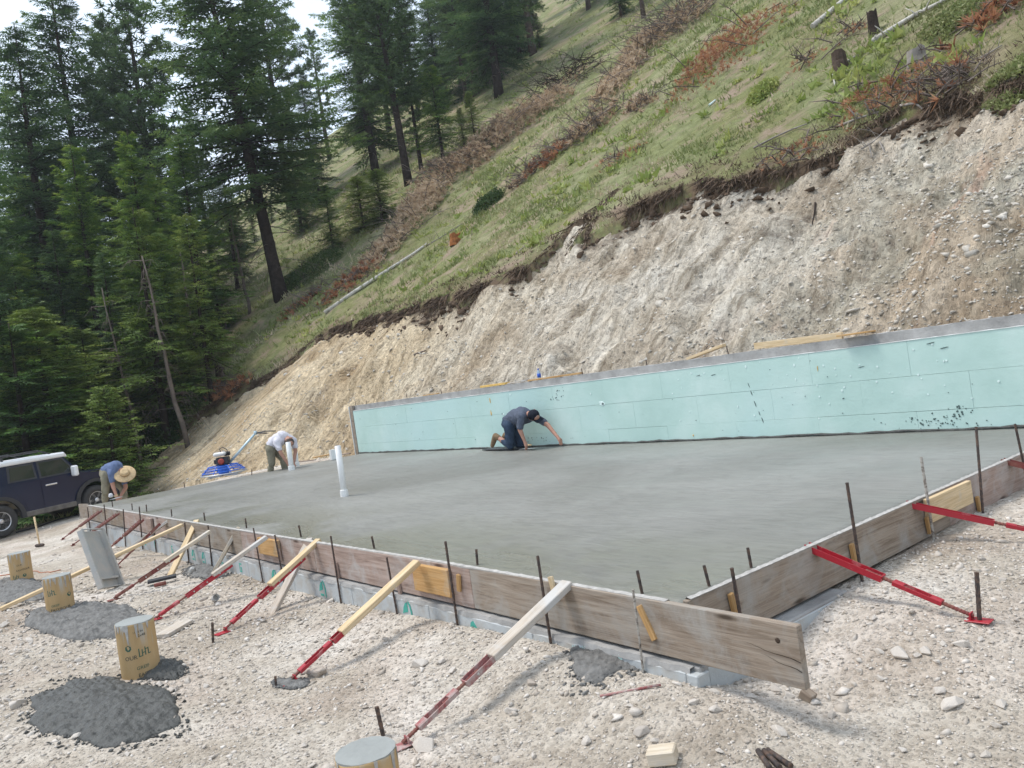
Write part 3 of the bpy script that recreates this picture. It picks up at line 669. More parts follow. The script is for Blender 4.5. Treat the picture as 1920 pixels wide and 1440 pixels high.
# ================================================================== FRONT FOUNDATION (foam strip below the form)
fnd = thing('foundation_wall', (0, 0, 0), 'pale foam-faced foundation strip with green print below the timber form', 'foundation')
def fline(y_, off, z_): return Vector((FX(y_)-off, y_, z_))
ys = list(np.arange(2.722, 17.6, 1.22)) + [17.62]
for i in range(len(ys)-1):
    a, bb2 = ys[i]+.002, ys[i+1]-.002
    zt = -.315+rnd.uniform(-.006, .006)
    p0 = fline(a, .055, 0); p1 = fline(bb2, .055, 0)
    mt_ = frame((p0.x, p0.y, (zt-.95)/2), (p1.x, p1.y, (zt-.95)/2)); L = (p1-p0).length
    MB().box((0, -.031, -(zt+.95)/2), (L, .031, (zt+.95)/2), ch=.006).put('foam_panel', 'pale_foam' if i else 'pale_foam', fnd, mt_)
# rough concrete ledge on top, and the strip under the right form
vs = []; fs = []; n = 220
for i in range(n+1):
    y_ = 2.70+(17.6-2.70)*i/n; X0 = FX(y_)
    w = rnd.uniform(-.008, .008)
    vs += [(X0-.088+w, y_, -.325), (X0-.080+w, y_, -.292+rnd.uniform(-.006, .006)), (X0+.04, y_, -.29), (X0+.04, y_, -.34)]
for i in range(n):
    for k2 in range(4): fs.append((i*4+k2, i*4+(k2+1) % 4, i*4+4+(k2+1) % 4, i*4+4+k2))
MB().add(vs, fs).put('concrete_ledge', 'dry_concrete', fnd)
for i in range(1):
    a = 3.02+i*1.22
    MB().box((a+.002, 2.655, -.95), (a+1.30, 2.716, -.312+rnd.uniform(-.004, .004)), ch=.006).put('foam_panel', 'pale_foam', fnd)
MB().box((2.925, 2.645, -.95), (3.018, 2.72, -.318), ch=.006).put('foam_corner', 'pale_foam', fnd)
MB().box((2.97, 2.66, -.34), (4.36, 2.80, -.292), ch=.008).put('concrete_ledge', 'dry_concrete', fnd)
# mint patch where the print face is torn, green print marks
def front_mark(y_, z_, poly, mat='green_print', off=.0885, name='printed_mark'):
    X_ = FX(y_)-off; vs = [(X_, y_-a_, z_+b_) for a_, b_ in poly] + [(X_+.004, y_-a_, z_+b_) for a_, b_ in poly]; n_ = len(poly)
    MB().add(vs, [tuple(range(n_))]+[(i, (i+1) % n_, (i+1) % n_+n_, i+n_) for i in range(n_)]).put(name, mat, fnd)
arrow = [(-.05, -.02), (-.03, .03), (.0, .065), (.03, .075), (.03, .0)]
arc = [(.045, .09), (.075, .06), (.09, .01), (.09, -.06), (.075, -.07), (.072, 0), (.06, .045), (.04, .075)]
bar = [(-.03, -.05), (.04, -.05), (.04, -.03), (-.03, -.03)]
gl = [(-.04, .05), (.03, .05), (.03, .035), (-.022, .035), (-.022, -.035), (.012, -.035), (.012, -.005), (-.004, -.005), (-.004, .008), (.03, .008), (.03, -.05), (-.04, -.05)]
for px, py in [(596, 1106), (510, 1080), (745, 1132), (385, 1052), (367, 1048)]:
    t = PX(px, py, 2.86)
    front_mark(t.y, -.405, arrow); front_mark(t.y, -.405, arc); front_mark(t.y, -.415, bar)
for px, py in [(453, 1070), (330, 1035), (300, 1030), (282, 1025), (420, 1060)]:
    t = PX(px, py, 2.86); front_mark(t.y, -.40, gl)
for px in (872, 945, 1120): front_mark(PX(px, 1180, 2.86).y, -.375, [(-.05, -.03), (-.03, .02), (0, .035), (.03, .0), (.06, -.03)])
for i in range(9):                                        # torn mint strip near the corner
    y_ = 3.55-i*.045; h_ = rnd.uniform(.02, .045)
    front_mark(y_, -.36, [(-.02, -.05), (-.022, h_), (-.010, h_-.02), (.0, h_+.005), (.012, h_-.015), (.022, h_), (.024, -.05)], 'mint_foam', .090, 'torn_foam')

# ================================================================== FORMS
ff = thing('front_form', (0, 0, 0), 'long weathered plank form along the near side of the slab', 'formwork')
segs = [(2.07, 4.62, 'gray_plank'), (4.62, 7.15, 'red_plank'), (7.15, 9.05, 'red_plank'), (9.05, 12.1, 'gray_plank'), (12.1, 14.6, 'red_plank'), (14.6, 17.62, 'gray_plank')]
for i, (a, b2, mt_) in enumerate(segs):
    p0 = fline(a+.001, .019, -.133+rnd.uniform(-.004, .003)); p1 = fline(b2-.001, .019, -.133+rnd.uniform(-.004, .003))
    board('plank', p0, p1, .038, .284, mt_, ff, ch=.004)
# dried slurry lip along the top of the form
vs = []; fs = []; n = 500
for i in range(n+1):
    y_ = 2.84+(17.4-2.84)*i/n; X0 = FX(y_)
    hh = .006+.005*abs(math.sin(i*.7))*rnd.random(); dd = (.004+.018*max(0, perl(y_*2.2, 0, 5))) if y_ < 18 else 0
    vs += [(X0-.040, y_, .009-dd), (X0-.041, y_, .009+hh*.5), (X0-.012, y_, .009+hh), (X0+.004, y_, -.004)]
for i in range(n):
    for k2 in range(3): fs.append((i*4+k2, i*4+(k2+1), i*4+4+(k2+1), i*4+4+k2))
MB().add(vs, fs).put('slurry_crust', 'dry_slurry', ff)
# splice blocks nailed over the plank joints
for (px0, py0), (px1, py1), hgt, mt_ in [((762, 1056), (828, 1071), .20, 'orange_scab'), ((486, 1011), (521, 1019), .17, 'orange_scab'), ((284, 968), (293, 972), .2, 'red_plank')]:
    a = PX(px0, py0, 2.90); b2 = PX(px1, py1, 2.90)
    p0 = Vector((FX(a.y)-.038-.021, a.y, -.022-hgt/2)); p1 = Vector((FX(b2.y)-.038-.021, b2.y, -.022-hgt/2))
    board('splice_block', p0, p1, .038, hgt, mt_, ff, ch=.004)
# string and nails near the corner
for k2, (ys_, w_) in enumerate([(2.80, .05), (2.66, .035)]):
    pts = [(FX(ys_)-.042, ys_+.1*t_-w_*math.sin(t_*3.1), .0-.20*math.sin(t_*math.pi/1.15)*(.9 if k2 else 1.)) for t_ in np.linspace(0, 1, 14)]
    MB().tube(pts, .0016, 4).put('string', 'worn_lumber', ff)
# crack lines at the free end of the plank (open splits)
for z_, L_ in ((-.150, .30), (-.192, .20)):
    pts = [(2.9975-.0015-.019+.0005-.019, 2.075+L_*t_, z_+.004*math.sin(t_*9)+.045*t_) for t_ in np.linspace(0, 1, 8)]
    MB().tube(pts, [.0020*(1-t_*.9) for t_ in np.linspace(0, 1, 8)], 4).put('split', 'dark_bark', ff)
for y_, z_ in ((2.18, -.07), (2.55, -.05), (2.88, -.14), (3.1, -.2)):
    MB().lathe([(.011, 0), (.013, .003), (.006, .004)], 10, Matrix.Translation((FX(y_)-.038, y_, z_)) @ Matrix.Rotation(-math.pi/2, 4, 'Y')).put('knot', 'bark', ff)

rf = thing('side_form', (0, 0, 0), 'weathered plank form running along the right side of the slab to the wall', 'formwork')
for a, b2, mt_ in [(3.04, 5.95, 'gray_plank'), (5.95, 9.12, 'red_plank')]:
    board('plank', (a+.001, 2.759, -.133), (b2-.001, 2.759, -.131), .038, .284, mt_, rf, ch=.004)
board('splice_block', (5.58, 2.72, -.085), (6.28, 2.72, -.085), .038, .17, 'new_lumber', rf, ch=.004)
vs = []; fs = []; n = 260
for i in range(n+1):
    x_ = 3.06+(9.0-3.06)*i/n; h_ = .006+.006*rnd.random()
    vs += [(x_, 2.740, .010), (x_, 2.7385, .010+h_*.4), (x_, 2.765, .010+h_), (x_, 2.784, -.003)]
for i in range(n):
    for k2 in range(3): fs.append((i*4+k2, i*4+k2+1, i*4+5+k2, i*4+4+k2))
MB().add(vs, fs).put('slurry_crust', 'dry_slurry', rf)
# little board closing the far left end
ef = thing('end_form', (0, 0, 0), 'short plank standing at the far left corner of the slab form', 'formwork')
board('plank', P(150, 958, -.12)+Vector((0, 0, -.0)), P(166, 958, -.12), .03, .28, 'gray_plank', ef)

# ---- rebar stakes
def stake(px0, py0, px1, py1, plane, r, label, group=None, mat='rebar_steel', ax='X', sink=.15, name='rebar_stake'):
    f = PX if ax == 'X' else PY
    a = f(px0, py0, plane); b2 = f(px1, py1, plane); d = (b2-a).normalized()
    g = gz(b2.x, b2.y); 
    k_ = max(0, (b2.z-g)/max(.2, -d.z)) if d.z < 0 else 0
    return rebar(name, b2+d*(min(k_, .3)+sink), a, r, mat, label, 'stake', group), a, b2
front_st = [((1008, 1042), (1033, 1207), .0095, 'thick dark rebar stake beside the nearest wooden brace head', 'rebar_steel'),
            ((835, 1015), (858, 1172), .0095, 'dark rebar stake just right of the orange splice block on the front form', 'rebar_steel'),
            ((1187, 1105), (1205, 1250), .007, 'slurry-spattered thin stake nearest the slab corner with a wedge behind', 'spattered_rebar'),
            ((620, 1005), (637, 1115), .0085, 'rusty stake with a wood wedge midway along the front form', 'rebar_steel'),
            ((725, 1045), (743, 1142), .0085, 'short rusty stake left of the long pale yellow brace', 'rebar_steel'),
            ((515, 1003), (530, 1080), .009, 'dark stake at the right end of the small splice block', 'rebar_steel'),
            ((475, 990), (493, 1092), .008, 'dark stake at the left end of the small splice block', 'rebar_steel'),
            ((390, 985), (397, 1058), .009, None, 'rebar_steel'), ((346, 980), (353, 1045), .009, None, 'rebar_steel'), ((287, 973), (292, 1027), .010, None, 'rebar_steel'),
            ((261, 950), (266, 1010), .010, None, 'rebar_steel'), ((231, 955), (234, 1000), .010, None, 'rebar_steel'), ((195, 946), (200, 996), .010, None, 'rebar_steel'), ((164, 951), (168, 985), .010, None, 'rebar_steel')]
SG = 'rebar stakes at the far end of the front form'
ORD = ['first', 'second', 'third', 'fourth', 'fifth', 'sixth', 'seventh', 'eighth', 'ninth', 'tenth', 'eleventh', 'twelfth', 'thirteenth', 'fourteenth']
for i, (a, b2, r_, lb, mt_) in enumerate(front_st):
    y_ = PX(*b2, 2.86).y; _, pa, pb = stake(*a, *b2, FX(y_)-.100 if i < 7 else FX(y_)-.095, r_*.9, lb or 'dark rebar stake against the front form, %s from its far left end' % ORD[13-i], None if lb else SG, mt_)
# wedges between stakes and form
for px, py, L_, tl, mt_ in [(1025, 1102, .11, .1, 'new_lumber'), (850, 1096, .12, -.25, 'orange_scab'), (1201, 1172, .17, .42, 'orange_scab'), (629, 1070, .14, .02, 'red_plank'), (741, 1105, .12, .02, 'red_plank'), (527, 1040, .13, .0, 'red_plank')]:
    t = PX(px, py, 2.92); X_ = FX(t.y)-.057
    board('wood_wedge', (X_, t.y+tl*L_*.5, t.z+L_/2), (X_, t.y-tl*L_*.5-.01, t.z-L_/2), .022, .034, mt_, ff, upv=(0, 1, 0))
side_st = [((1372, 1065), (1387, 1148), 'dark stake on the side form nearest the slab corner', 'rebar_steel', .0095), ((1588, 905), (1612, 1060), 'tall dark stake on the side form between the two red braces', 'rebar_steel', .0095),
           ((1727, 857), (1750, 1005), 'slurry-spattered stake at the left end of the new splice block', 'spattered_rebar', .009), ((1830, 800), (1843, 962), 'tall dark stake at the right end of the new splice block', 'rebar_steel', .0095),
           ((1903, 795), (1927, 905), 'dark stake on the side form at the far right of the picture', 'rebar_steel', .0095)]
for a, b2, lb, mt_, r_ in side_st: stake(*a, *b2, 2.685, r_, lb, None, mt_, 'Y')
for px, py, L_ in [(1376, 1138, .11), (1602, 1046, .14), (1742, 990, .12), (1836, 950, .12)]:
    t = PY(px, py, 2.72); board('wood_wedge', (t.x-.01, 2.722, t.z+L_/2+.02), (t.x+.005, 2.722, t.z-L_/2+.02), .034, .022, 'orange_scab', rf, upv=(0, 1, 0))
def gstake(px0, py0, px1, py1, r, label):
    b2 = hit(px1, py1, terr); d = (b2-Vector((0, 0, HC))).dot(Vector(RC[:, 2])); a = PD(px0, py0, d)
    rebar('rebar_stake', b2+(b2-a).normalized()*.12, a, r, 'rebar_steel', label, 'stake')
gstake(1831, 1073, 1837, 1168, .011, 'dark stake driven at the foot of the near red side brace')
gstake(706, 1325, 719, 1384, .011, 'short dark stake standing behind the nearest cut-off tube')
gstake(398, 1167, 400, 1208, .010, 'short dark stake alone on the gravel left of the red brace foot')
gstake(516, 1268, 518, 1291, .008, 'stub of rebar beside the foot of the long yellow brace')
# dowels sticking out of the wet slab
for di, (px, py, px1, py1) in enumerate([(1195, 1070, 1203, 1107), (1320, 1060, 1329, 1095), (1402, 1027, 1408, 1060), (893, 1030, 895, 1055), (697, 1006, 701, 1025), (560, 985, 564, 1004), (460, 972, 462, 988),
                         (382, 961, 384, 975), (321, 955, 322, 967), (274, 946, 275, 958), (247, 944, 248, 955), (210, 940, 211, 949), (472, 880, 472, 890), (345, 904, 346, 913)]):
    b2 = P(px1, py1, 0); d = (b2-Vector((0, 0, HC))).dot(Vector(RC[:, 2])); a = PD(px, py, d)
    rebar('rebar_dowel', b2+(b2-a).normalized()*.1, a, .0085, 'rebar_steel', ['dark dowel standing in the wet slab nearest the corner of the two forms', 'dark dowel in the wet slab between the corner and the middle one of three', 'dark dowel farthest from the corner of the three along the side form', 'dark dowel in the wet slab left of the nearest tall stake'][di] if di < 4 else ('dark dowel on the left slab edge %s the power trowel' % ('right of', 'left of')[di-12] if di > 11 else 'dark dowel in the slab along the front form, %s from the far left corner' % ORD[11-di]), 'rebar', 'rebar dowels cast into the slab edge')

# ================================================================== BRACES
def ground_at(px, py): return hit(px, py, terr)
def rodmesh(L, r, n=None):
    n = n or max(6, int(L/.009)); pts = [Vector((L*i/n, 0, 0)) for i in range(n+1)]
    return MB().tube(pts, [r*(1. if i % 2 else .82) for i in range(n+1)], 7, sm=False)
def brace(foot, head, f, label, red='red_paint', wood='pale_lumber', ww=.089, wt=.040, wood_from=None, head_over=.02, off=.0, stake_=None, beside=False, group=None):
    """f = fractions along foot->head : plate | rod | turnbuckle | rod | channel | wood"""
    p0 = Vector(foot); p1 = Vector(head); L = (p1-p0).length
    root = thing('form_brace', p0, label, 'brace', group)
    d = (p1-p0).normalized(); mt_ = frame(p0, p1)
    at = lambda t_: Matrix.Translation(p0+d*L*t_) @ mt_.to_3x3().to_4x4()
    # foot plate lies on the ground, turned up at the rod
    MB().box((-.055, -.04, -.012), (.065, .04, -.006), ch=.002).box((.035, -.024, -.006), (.042, .024, .028)).put('foot_plate', red, root, Matrix.Translation(p0) @ Matrix.Rotation(math.atan2(d.y, d.x), 4, 'Z'))
    l0 = L*(f[1]-f[0]+.02); rodmesh(l0, .0115).put('threaded_rod', 'rusty_red' if red != 'red_paint' or True else red, root, at(f[0]-.01))
    # turnbuckle: two side rails, nuts at both ends
    Lt = L*(f[2]-f[1])
    for s_ in (-1, 1): MB().box((0, s_*.022-.003, -.012), (Lt, s_*.022+.003, .012), ch=.001).put('turnbuckle_rail', red, root, at(f[1]))
    MB().box((0, -.020, -.015), (.06, .020, .015), ch=.003).put('turnbuckle_nut', red, root, at(f[1])); MB().box((Lt-.06, -.020, -.015), (Lt, .020, .015), ch=.003).put('turnbuckle_nut', red, root, at(f[1]))
    rodmesh(L*(f[3]-f[2])+.20, .0115).put('threaded_rod', 'rusty_red', root, at(f[2]-.10/L))
    # channel: U section with open top
    Lc = L*(f[4]-f[3]); c_ = MB().box((0, -.030, -.020), (Lc, .030, -.016)).box((0, -.030, -.016), (Lc, -.026, .016)).box((0, .026, -.016), (Lc, .030, .016)).box((0, -.026, -.016), (.006, .026, .014))
    c_.put('channel', red, root, at(f[3]))
    for q_ in np.arange(.08, Lc-.03, .14):
        MB().lathe([(.008, 0), (.008, .003), (.003, .005)], 8, Matrix.Translation((q_, -.030, .0)) @ Matrix.Rotation(math.pi/2, 4, 'X')).put('screw', 'galvanised', root, at(f[3]))
    if wood:
        w0 = f[5]; o = Vector((0, 0, .003)) if not beside else Vector((0, .0, .022))
        MB().box((0, -ww/2, -wt/2), (L*(1-w0), ww/2, wt/2), ch=.004).put('strut', wood, root, at(w0) @ Matrix.Translation(o))
    return root
def headpt(px, py, z=.02): return P(px, py, z)
B = [
 ((752, 1405), (1066, 1094), (.02, .09, .30, .345, .53, .50), 'nearest brace, worn pale lumber on a faded rusty turnbuckle beside the concrete-filled tube', 'faded_red', 'worn_lumber', .089, .040, False),
 ((543, 1283), (783, 1054), (.03, .07, .30, .31, .39, .375), 'brace of clean yellow lumber with a bright red turnbuckle, second nearest', 'red_paint', 'new_lumber', .080, .040, False),
 ((416, 1190), (600, 1016), (.03, .09, .33, .355, .81, .47), 'bright red brace with yellow lumber head crossing a leaning stick', 'red_paint', 'new_lumber', .070, .038, True),
 ((291, 1163), (502, 1010), (.02, .04, .20, .26, .66, .50), 'bright red channel brace with grey-white lumber head, pointing at the tube', 'red_paint', 'worn_lumber', .070, .038, True),
 ((212, 1128), (396, 999), (.02, .03, .20, .25, .65, .52), 'dark red brace with pale lumber head right of the metal chute', 'rusty_red', 'pale_lumber', .070, .038, True),
]
for ft, hd, f, lb, red, wd, ww, wt, bes in B:
    g = ground_at(*ft); g.z += .018; h_ = headpt(*hd, z=.012 if not bes else .0)
    brace(g, h_, f, lb, red, wd, ww, wt, beside=bes)
rust = [((118, 1012), (188, 958), 'rusty red brace at the far left end of the front form'), ((137, 1023), (221, 963), 'second rusty red brace from the far left end of the form'),
        ((203, 1032), (266, 975), 'rusty red brace rising behind the top of the metal chute'), ((217, 1066), (300, 982), 'rusty red brace seen between the metal chute and the wooden struts')]
for ft, hd, lb in rust:
    g = ground_at(*ft); g.z += .018; brace(g, headpt(*hd, z=-.02), (.05, .2, .42, .5, 1.0, 1), lb, 'rusty_red', None)
# braces on the right hand form
g = ground_at(1838, 1167); g.z += .018
brace(g, PY(1512, 1023, 2.79), (.04, .19, .46, .52, 1.0, 1), 'bright red steel brace across the side form, near one with its foot in view', 'red_paint', None)
h2 = PY(1698, 944, 2.79); d2_ = (PY(1920, 1026, 2.25)-h2)
g = ground_at(1838, 1167)+Vector((1.55, -.1, 0)); g.z = gz(g.x, g.y)+.018
brace(g, h2, (.04, .19, .46, .52, 1.0, 1), 'bright red steel brace right of the new splice block, foot out of view', 'red_paint', None)
h3 = PY(1879, 863, 2.79); g = Vector((h3.x+.0, 1.35, 0)); g.z = gz(g.x, g.y)+.018
brace(g, h3, (.04, .19, .46, .52, 1.0, 1), 'dark rusty brace at the far right end of the side form', 'rusty_red', None)
# plain wooden struts
for ft, hd, lb, mt_, w_ in [((512, 1148), (582, 1010), 'pale strut crossing behind the red and yellow brace', 'worn_lumber', .075), ((398, 1080), (447, 989), 'pale strut leaning on the form left of the small splice block', 'pale_lumber', .07),
                        ((318, 1083), (369, 976), 'yellow strut standing steeply near the metal chute', 'new_lumber', .07), ((212, 1050), (326, 970), 'upper grey-white strut of the crossing pair near the chute', 'worn_lumber', .06)]:
    g = ground_at(*ft); h_ = headpt(*hd, z=.01); g = g - (h_-g).normalized()*.03
    tag(board('wooden_strut', g, h_, w_, .038, mt_, ch=.004), lb, 'strut')
g = ground_at(2, 1148)+Vector((0, 0, .03)); h_ = headpt(342, 984, -.03)
tag(board('wooden_strut', g, h_, .07, .038, 'new_lumber', ch=.004), 'very long yellow strut running from the left edge behind the tubes and chute', 'strut')

# ================================================================== VEGETATION
def wnorm(a): return a/np.maximum(np.linalg.norm(a, axis=-1, keepdims=True), 1e-6)
def blades_from_twigs(p0, p1, width, tone, rs, seg=4):
    """each twig becomes `seg` pairs of slim triangles (needled sprays) - arrays (n,3)"""
    n = len(p0); d = p1-p0; L = np.linalg.norm(d, axis=1)[:, None]; x = d/np.maximum(L, 1e-6)
    up = np.array([[0, 0, 1.]])+rs.normal(0, .35, (n, 3)); s = wnorm(np.cross(x, up)); Vs = []; T = []
    for k in range(seg):
        a = p0+d*(k/seg); b = p0+d*((k+.55)/seg)
        w = (width*(1-.55*k/seg))[:, None]
        for sg in (-1, 1):
            tip = a+x*L*(.9/seg)+s*sg*w+np.array([[0, 0, 1.]])*rs.normal(0, .18, (n, 1))*w-np.array([[0, 0, .15]])*w
            Vs.append(np.stack([a, b, tip], 1)); T.append(tone+.10*k/seg)
    a = p0+d*.55; Vs.append(np.stack([a-s*width[:, None]*.22, a+s*width[:, None]*.22, p1+x*width[:, None]*.5], 1)); T.append(tone+.15)
    return np.concatenate(Vs), np.concatenate(T)
def tri_mesh(name, tris, tone):
    V = tris.reshape(-1, 3); F = np.arange(len(V)).reshape(-1, 3); return npmesh(name, V, F, {'tone': np.repeat(tone, 3)})
def sticks_mesh(name, segs, n=3):
    """segs: list of (points, radii) polylines -> one tube mesh"""
    mb = MB()
    for p, r in segs: mb.tube(p, r, n, cap=False)
    return mb.mesh(name)
def fir_mesh(seed, h, rad, clear, dens=1., droop=.25, gap=.0, pw=.75, tw=.10, dead=True, twl=1.):
    rs = np.random.RandomState(seed); rr_ = random.Random(seed)
    tr = MB(); r0 = .011*h+.035; bend = rs.normal(0, .004*h, 2)
    tp = lambda t: np.array([bend[0]*math.sin(t*2.6), bend[1]*math.sin(t*3.1), t*h])
    tr.tube([tp(t)-(np.array([0, 0, .6]) if t == 0 else 0) for t in np.linspace(0, 1, 12)], [max(.012, r0*(1-t)**.85*(1.25 if t == 0 else 1)) for t in np.linspace(0, 1, 12)], 9)
    P0, P1, W, T = [], [], [], []; z = clear*h; limbs = []; deadl = []
    step = .30*(h/18)**.35/dens
    while z < h*.985:
        t = z/h; u = (z-clear*h)/(h*(1-clear)); L0 = rad*(1-u)**pw*(.62+.38*min(1, u*5+.2))
        nb = 6
        for k in range(nb):
            if rs.uniform() < gap: continue
            az = rs.uniform(0, 2*np.pi); L = L0*(rs.uniform(.42, 1.05) if rs.uniform() < .8 else rs.uniform(1., 1.3))+.12; el = rs.normal(-.05+.65*u-.22*(1-u), .12); zz = z+rs.uniform(-.5, .5)*step
            base = tp(zz/h); h_ = np.array([math.cos(az), math.sin(az), 0]); m_ = max(6, int(L/.17*dens**.5)); ss = np.linspace(.08, 1, m_)
            cv = lambda s: base+h_*(L*s)+np.array([0, 0, 1])*(L*s*math.tan(el)-droop*L*s*s+droop*.55*L*s**4)
            limbs.append(([cv(s) for s in np.linspace(0, .9, 4)], [max(.006, .012*L*(1-s*.8)) for s in np.linspace(0, .9, 4)]))
            sd_ = np.array([-h_[1], h_[0], 0]); tn = rs.normal(.42, .14)
            for s in ss:
                for sg in (-1, 1):
                    if rs.uniform() < .16+.25*(s < .3): continue
                    tl = twl*(.26+.34*L*(1-s))*rs.uniform(.6, 1.2); tl = min(tl, 1.1)
                    dr = h_*rs.uniform(.45, .9)+sd_*sg*rs.uniform(.6, 1)+np.array([0, 0, rs.uniform(-.45, .05)])
                    dr /= np.linalg.norm(dr); a = cv(s); P0.append(a); P1.append(a+dr*tl); W.append(tw*rs.uniform(.7, 1.3)*(.6+.5*min(1, tl))); T.append(tn+.35*(s-.55)+rs.normal(0, .06))
            a = cv(.93); P0.append(a); P1.append(cv(1.)+h_*.12); W.append(tw); T.append(tn+.25)
        z += step*rs.uniform(.8, 1.2)
    if dead:
        z = clear*h*.35
        while z < clear*h+h*.08:
            az = rs.uniform(0, 6.28); L = rad*rs.uniform(.25, .75); h_ = np.array([math.cos(az), math.sin(az), 0]); base = tp(z/h)
            pts = [base+h_*L*s+np.array([0, 0, -1])*L*(.12*s+.55*s*s) for s in np.linspace(0, 1, 5)]; deadl.append((pts, [.022, .017, .012, .008, .004]))
            for q in range(4):
                s = rs.uniform(.35, 1); a = base+h_*L*s+np.array([0, 0, -1])*L*(.12*s+.55*s*s); e = a+np.array([rs.normal(0, .12), rs.normal(0, .12), -rs.uniform(.15, .6)])*min(1, L)
                deadl.append(([a, (a+e)/2+rs.normal(0, .03, 3), e], [.008, .006, .003]))
            z += .22*rs.uniform(.5, 1.5)
    tris, tone = blades_from_twigs(np.array(P0), np.array(P1), np.array(W), np.array(T), rs, 4 if h > 4 else 3)
    cr = tri_mesh('crown', tris, tone); lm = sticks_mesh('limbs', limbs, 3)
    dm = sticks_mesh('dead_limbs', deadl, 3) if deadl else None
    return tr.mesh('trunk'), cr, lm, dm
def pine_mesh(seed, h, rad, clear, nbr=90, tuft=.20):
    rs = np.random.RandomState(seed); tr = MB(); r0 = .010*h+.05; b0 = rs.normal(0, .006*h, 2)
    tp = lambda t: np.array([b0[0]*math.sin(t*2.2), b0[1]*math.sin(t*2.7), t*h])
    tr.tube([tp(t)-(np.array([0, 0, .6]) if t == 0 else 0) for t in np.linspace(0, 1, 12)], [max(.02, r0*(1-t)**.75*(1.2 if t == 0 else 1)) for t in np.linspace(0, 1, 12)], 9)
    limbs = []; C = []; deadl = []
    for i in range(nbr):
        u = (i+rs.uniform(0, 1))/nbr; z = h*(clear+(1-clear)*u*.98); az = i*2.4+rs.normal(0, .5); L = rad*((1-u)**.6*(.45+.55*min(1, u*4)))*rs.uniform(.6, 1.15)+.25
        h_ = np.array([math.cos(az), math.sin(az), 0]); el = -.15+.75*u+rs.normal(0, .12); base = tp(z/h)
        cv = lambda s: base+h_*L*s+np.array([0, 0, 1])*(L*s*math.tan(el)+.16*L*s**2.2)
        limbs.append(([cv(s) for s in np.linspace(0, 1, 5)], [max(.008, .016*L*(1-s*.8)) for s in np.linspace(0, 1, 5)]))
        for s in np.arange(.32, 1.01, .10 if L > 1.5 else .16):
            for q in range(2 if L > 1.2 else 1):
                off = np.array([rs.normal(0, .18), rs.normal(0, .18), rs.normal(.06, .10)])*min(1.3, L*.6)*(1.1-s*.4); a = cv(min(s, 1)); C.append(a+off)
                if q == 0: limbs.append(([a, a+off*.95], [.010, .006]))
    for i in range(22):
        z = h*clear*rs.uniform(.3, 1.1); az = rs.uniform(0, 6.28); L = rad*rs.uniform(.2, .6); h_ = np.array([math.cos(az), math.sin(az), 0]); base = tp(z/h)
        deadl.append(([base+h_*L*s+np.array([0, 0, -.25*L*s*s]) for s in (0, .5, 1)], [.02, .013, .004]))
    C = np.array(C); nt_ = 20; n = len(C); D = wnorm(rs.normal(0, 1, (n, nt_, 3))+np.array([0, 0, .45])); Ln = tuft*rs.uniform(.7, 1.25, (n, nt_, 1))
    S = wnorm(np.cross(D, rs.normal(0, 1, (n, nt_, 3))))*.032; a = C[:, None, :]+D*Ln*.12
    tris = np.stack([a-S, a+S, C[:, None, :]+D*Ln], 2).reshape(-1, 3, 3); tone = np.repeat(rs.normal(.5, .15, n), nt_)
    return tr.mesh('trunk'), tri_mesh('crown', tris, tone), sticks_mesh('limbs', limbs, 3), sticks_mesh('dead_limbs', deadl, 3)
TM = {
 'fir_a': ('fir', fir_mesh(1, 20, 4.0, .24, 1.0, .20, .10, .55, .21)), 'fir_b': ('fir', fir_mesh(2, 18, 3.3, .06, 1.0, .18, .04, .75, .20)),
 'fir_c': ('fir', fir_mesh(3, 16, 2.7, .14, 1.0, .26, .08, .70, .19)), 'fir_d': ('fir', fir_mesh(4, 10, 2.6, .06, 1.1, .20, .04, .75, .15)),
 'fir_e': ('fir', fir_mesh(6, 9, 2.3, .22, .95, .20, .16, .70, .15)),
 'young_a': ('fir', fir_mesh(5, 3.2, 1.15, .02, 2.2, .12, .04, .85, .07, False, .6)), 'young_b': ('fir', fir_mesh(7, 4.5, 1.2, .03, 1.9, .14, .05, .85, .08, False, .65)),
 'pine_a': ('pine', pine_mesh(8, 18, 3.0, .30, 120, .30)), 'pine_b': ('pine', pine_mesh(9, 16, 2.6, .18, 105, .28)), 'slim': ('pine', pine_mesh(10, 14, 1.5, .22, 80, .24)),
}
_cache = {}
def tree(kind, base, h, label, group=None, wid=1., rot=None, leaf=None, bark='bark', tilt=None, name=None, dead=True):
    k, (tm, cm, lm, dm) = TM[kind]; src = {'fir_a': 20, 'fir_b': 18, 'fir_c': 16, 'fir_d': 10, 'fir_e': 9, 'young_a': 3.2, 'young_b': 4.5, 'pine_a': 18, 'pine_b': 16, 'slim': 14}[kind]
    s = h/src; leaf = leaf or ('fir_needles' if k == 'fir' else 'pine_needles'); rot = rnd.uniform(0, 6.28) if rot is None else rot
    mt_ = Matrix.Translation(base)
    if tilt: mt_ = mt_ @ Matrix.Rotation(tilt[1], 4, Vector(tilt[0]))
    root = thing(name or ('fir_tree' if k == 'fir' else 'pine_tree'), base, label, 'tree', group, mat=mt_)
    loc = Matrix.Rotation(rot, 4, 'Z') @ Matrix.Diagonal((s*wid, s*wid, s, 1))
    for me, nm, mat, kd in ((tm, 'trunk', bark, None), (cm, 'crown', leaf, None), (lm, 'limbs', 'dark_bark', 'stuff'), (dm if dead else None, 'dead_branches', 'dead_twig', 'stuff')):
        if me is None: continue
        key = (me.name, mat)
        if key not in _cache: m2 = me.copy(); m2.materials.clear(); m2.materials.append(M[mat]); _cache[key] = m2
        o = link(nm, _cache[key], None, root, local=loc)
        if kd: o['kind'] = kd
    return root
def at_base(px, py): return hit(px, py, terr)
